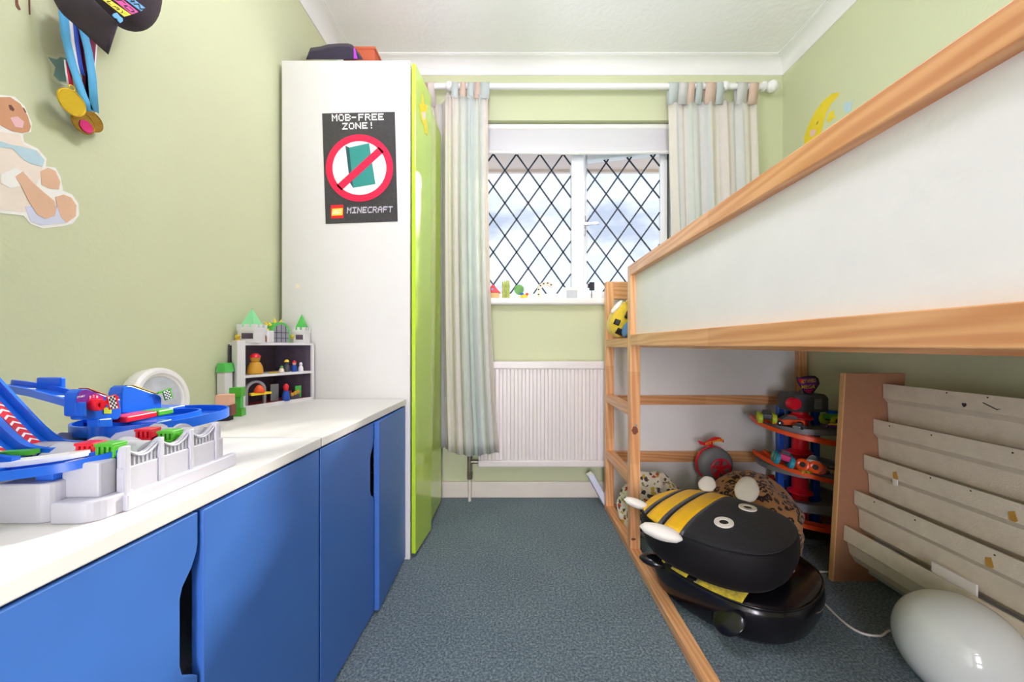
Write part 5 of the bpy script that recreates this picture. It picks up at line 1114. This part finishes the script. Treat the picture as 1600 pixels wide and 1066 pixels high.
MB().prism([CQ(.17, .004, T0+.010), CQ(.205, .004, T0+.010), CQ(.205, .008, T0+.010), CQ(.17, .008, T0+.010)], (0, 0, .018)).build('stand', 'castle_inside', tb)
for k in range(3): MB().blob(CQ(.174+.012*k, .003, T0+.030+.004*k), (.007, .007, .007), 14, 8).build('bead', 'tan_gold', tb, smooth='all')
# plain stacked toy blocks in front of the castle
def blocks(label, p, parts, rz):
    t = thing('toy_blocks', label, 'toy blocks', p); z = p[2]; M = Matrix.Rotation(rz, 3, 'Z')
    for wx, wy, hz_, mt in parts:
        MB().obox((p[0], p[1], z+hz_/2), (wx/2, wy/2, hz_/2), M).build('block', mt, t, bevel=.0012); z += hz_
pg = atZ(371, 650, T0); pp = atZ(352, 657, T0)
blocks('stack of plain green toy blocks in front of the castle', tuple(pg), ((.034, .03, .022, 'toy_green'), (.025, .02, .036, 'roof_green'), (.032, .03, .028, 'toy_green')), .25)
blocks('stack of brown and pink toy blocks beside the green stack', tuple(pp), ((.030, .024, .014, 'rubber'), (.044, .026, .030, 'brown'), (.036, .03, .030, 'skin_pink')), .2)

# ------------------------------------------------------------------ small things on the window sill
SZ = WZ0+.004; SYp = 2.12
def sp2(px): return (px-CX)*SYp/FP
t = thing('toy_house', 'tiny toy house with a red roof on the window sill', 'toy house', (sp2(768), SYp, SZ))
B(sp2(762), sp2(780), SYp-.012, SYp+.012, SZ, SZ+.034).build('walls', 'wood_toy', t, bevel=.001)
MB().prism([(sp2(760), SYp-.014, SZ+.034), (sp2(782), SYp-.014, SZ+.034), (sp2(770), SYp-.014, SZ+.082)], (0, .028, 0)).build('roof', 'toy_red', t)
B(sp2(768), sp2(771), SYp-.0148, SYp-.0138, SZ+.048, SZ+.058).build('roof_window', 'cap_blue', t)
t = thing('toy_bamboo', 'pale green bamboo ornament standing on the window sill', 'ornament', (sp2(791), SYp, SZ))
for x, hh in ((787.5, .098), (793.5, .102)):
    MB().lathe([(.009, 0), (.0105, .004), (.0095, .03), (.011, .034), (.0095, .06), (.011, .066), (.0095, hh-.004), (.008, hh)], (sp2(x), SYp, SZ), 16).build('stem', 'cactus', t, smooth=True)
t = thing('toy_tree', 'little wooden toy tree with a round green crown on the sill', 'toy tree', (sp2(811), SYp, SZ))
B(sp2(798), sp2(816), SYp-.010, SYp+.010, SZ, SZ+.022).build('base', 'decal_white', t, bevel=.003); MB().lathe([(.004, .02), (.004, .04)], (sp2(811), SYp, SZ), 10).build('trunk', 'brown', t)
MB().lathe([(.002, -.007), (.022, -.007), (.0275, -.004), (.0275, .004), (.022, .007), (.002, .007)], (sp2(811), SYp, SZ+.053), 28, 'y').build('crown', 'tree_green', t, smooth=True)
t = thing('toy_duck', 'small yellow toy duck beside the toy tree on the sill', 'toy duck', (sp2(820), SYp-.012, SZ))
MB().blob((sp2(818.5), SYp-.012, SZ+.012), (.020, .011, .013), 18, 10).build('body', 'toy_yellow', t, smooth='all'); MB().blob((sp2(823.5), SYp-.012, SZ+.026), (.008, .008, .008), 14, 8).build('head', 'toy_orange', t, smooth='all'); MB().blob((sp2(815.5), SYp-.014, SZ+.026), (.011, .005, .008), 14, 8).build('wing', 'toy_blue', t, smooth='all')
arc = [(843, 466), (842, 458), (842.5, 451), (846, 446), (851, 443.5), (857, 443.5), (861.5, 446.5), (863, 449.5)]
t = thing('letter_ornament', 'curved animal-print letter ornament on the window sill', 'ornament', (sp2(846), SYp, SZ))
m = MB(); pth = smoothpath([at(x, y, SYp) for x, y in arc], 4); pth[0].z = SZ
ol = []; nn = len(pth)
for i in range(nn):
    dd = (pth[min(i+1, nn-1)]-pth[max(i-1, 0)]).normalized(); ol.append(Vector((dd.z, 0, -dd.x))*(.011 if i < nn-4 else .008-.0015*(i-nn+4)))
m.prism([p+o for p, o in zip(pth, ol)]+[p-o for p, o in zip(pth, ol)][::-1], (0, .014, 0)); m.build('body', 'decal_cream', t, bevel=.001)
for k in range(3, nn-4, 4): MB().blob(pth[k]+ol[k]*.2*(-1)**k, (.005, .0015, .004), 10, 6).build('spot', 'crack', t, smooth='all')
t = thing('photo_frame', 'small square white photo frame on the window sill', 'photo frame', (sp2(893.5), SYp, SZ))
x0, x1 = sp2(880), sp2(906); fz = SZ+.064
m = MB(); m.box(x0, x0+.018, SYp-.006, SYp+.006, SZ, fz); m.box(x1-.014, x1, SYp-.006, SYp+.006, SZ, fz); m.box(x0+.018, x1-.014, SYp-.006, SYp+.006, SZ, SZ+.006); m.box(x0+.018, x1-.014, SYp-.006, SYp+.006, fz-.016, fz); m.build('frame', 'gloss_white', t, bevel=.001)
B(x0+.016, x1-.012, SYp-.001, SYp+.004, SZ+.004, fz-.012).build('picture', 'marble_grey', t)
t = thing('sensor_stick', 'small dark plastic sensor on a thin stem on the window sill', 'sensor', (sp2(924.5), SYp, SZ))
MB().cyl((sp2(924.5), SYp, SZ), (sp2(924.5), SYp, SZ+.05), .002).build('stem', 'gar_dark', t); B(sp2(921), sp2(928.5), SYp-.007, SYp+.007, SZ+.048, SZ+.094).build('housing', 'rubber', t, bevel=.002); B(sp2(918.5), sp2(922), SYp-.004, SYp+.004, SZ+.062, SZ+.086).build('knob', 'rubber', t, bevel=.002)
MB().lathe([(.012, 0), (.012, .003), (.003, .004)], (sp2(924.5), SYp, SZ), 16).build('foot', 'gar_dark', t)
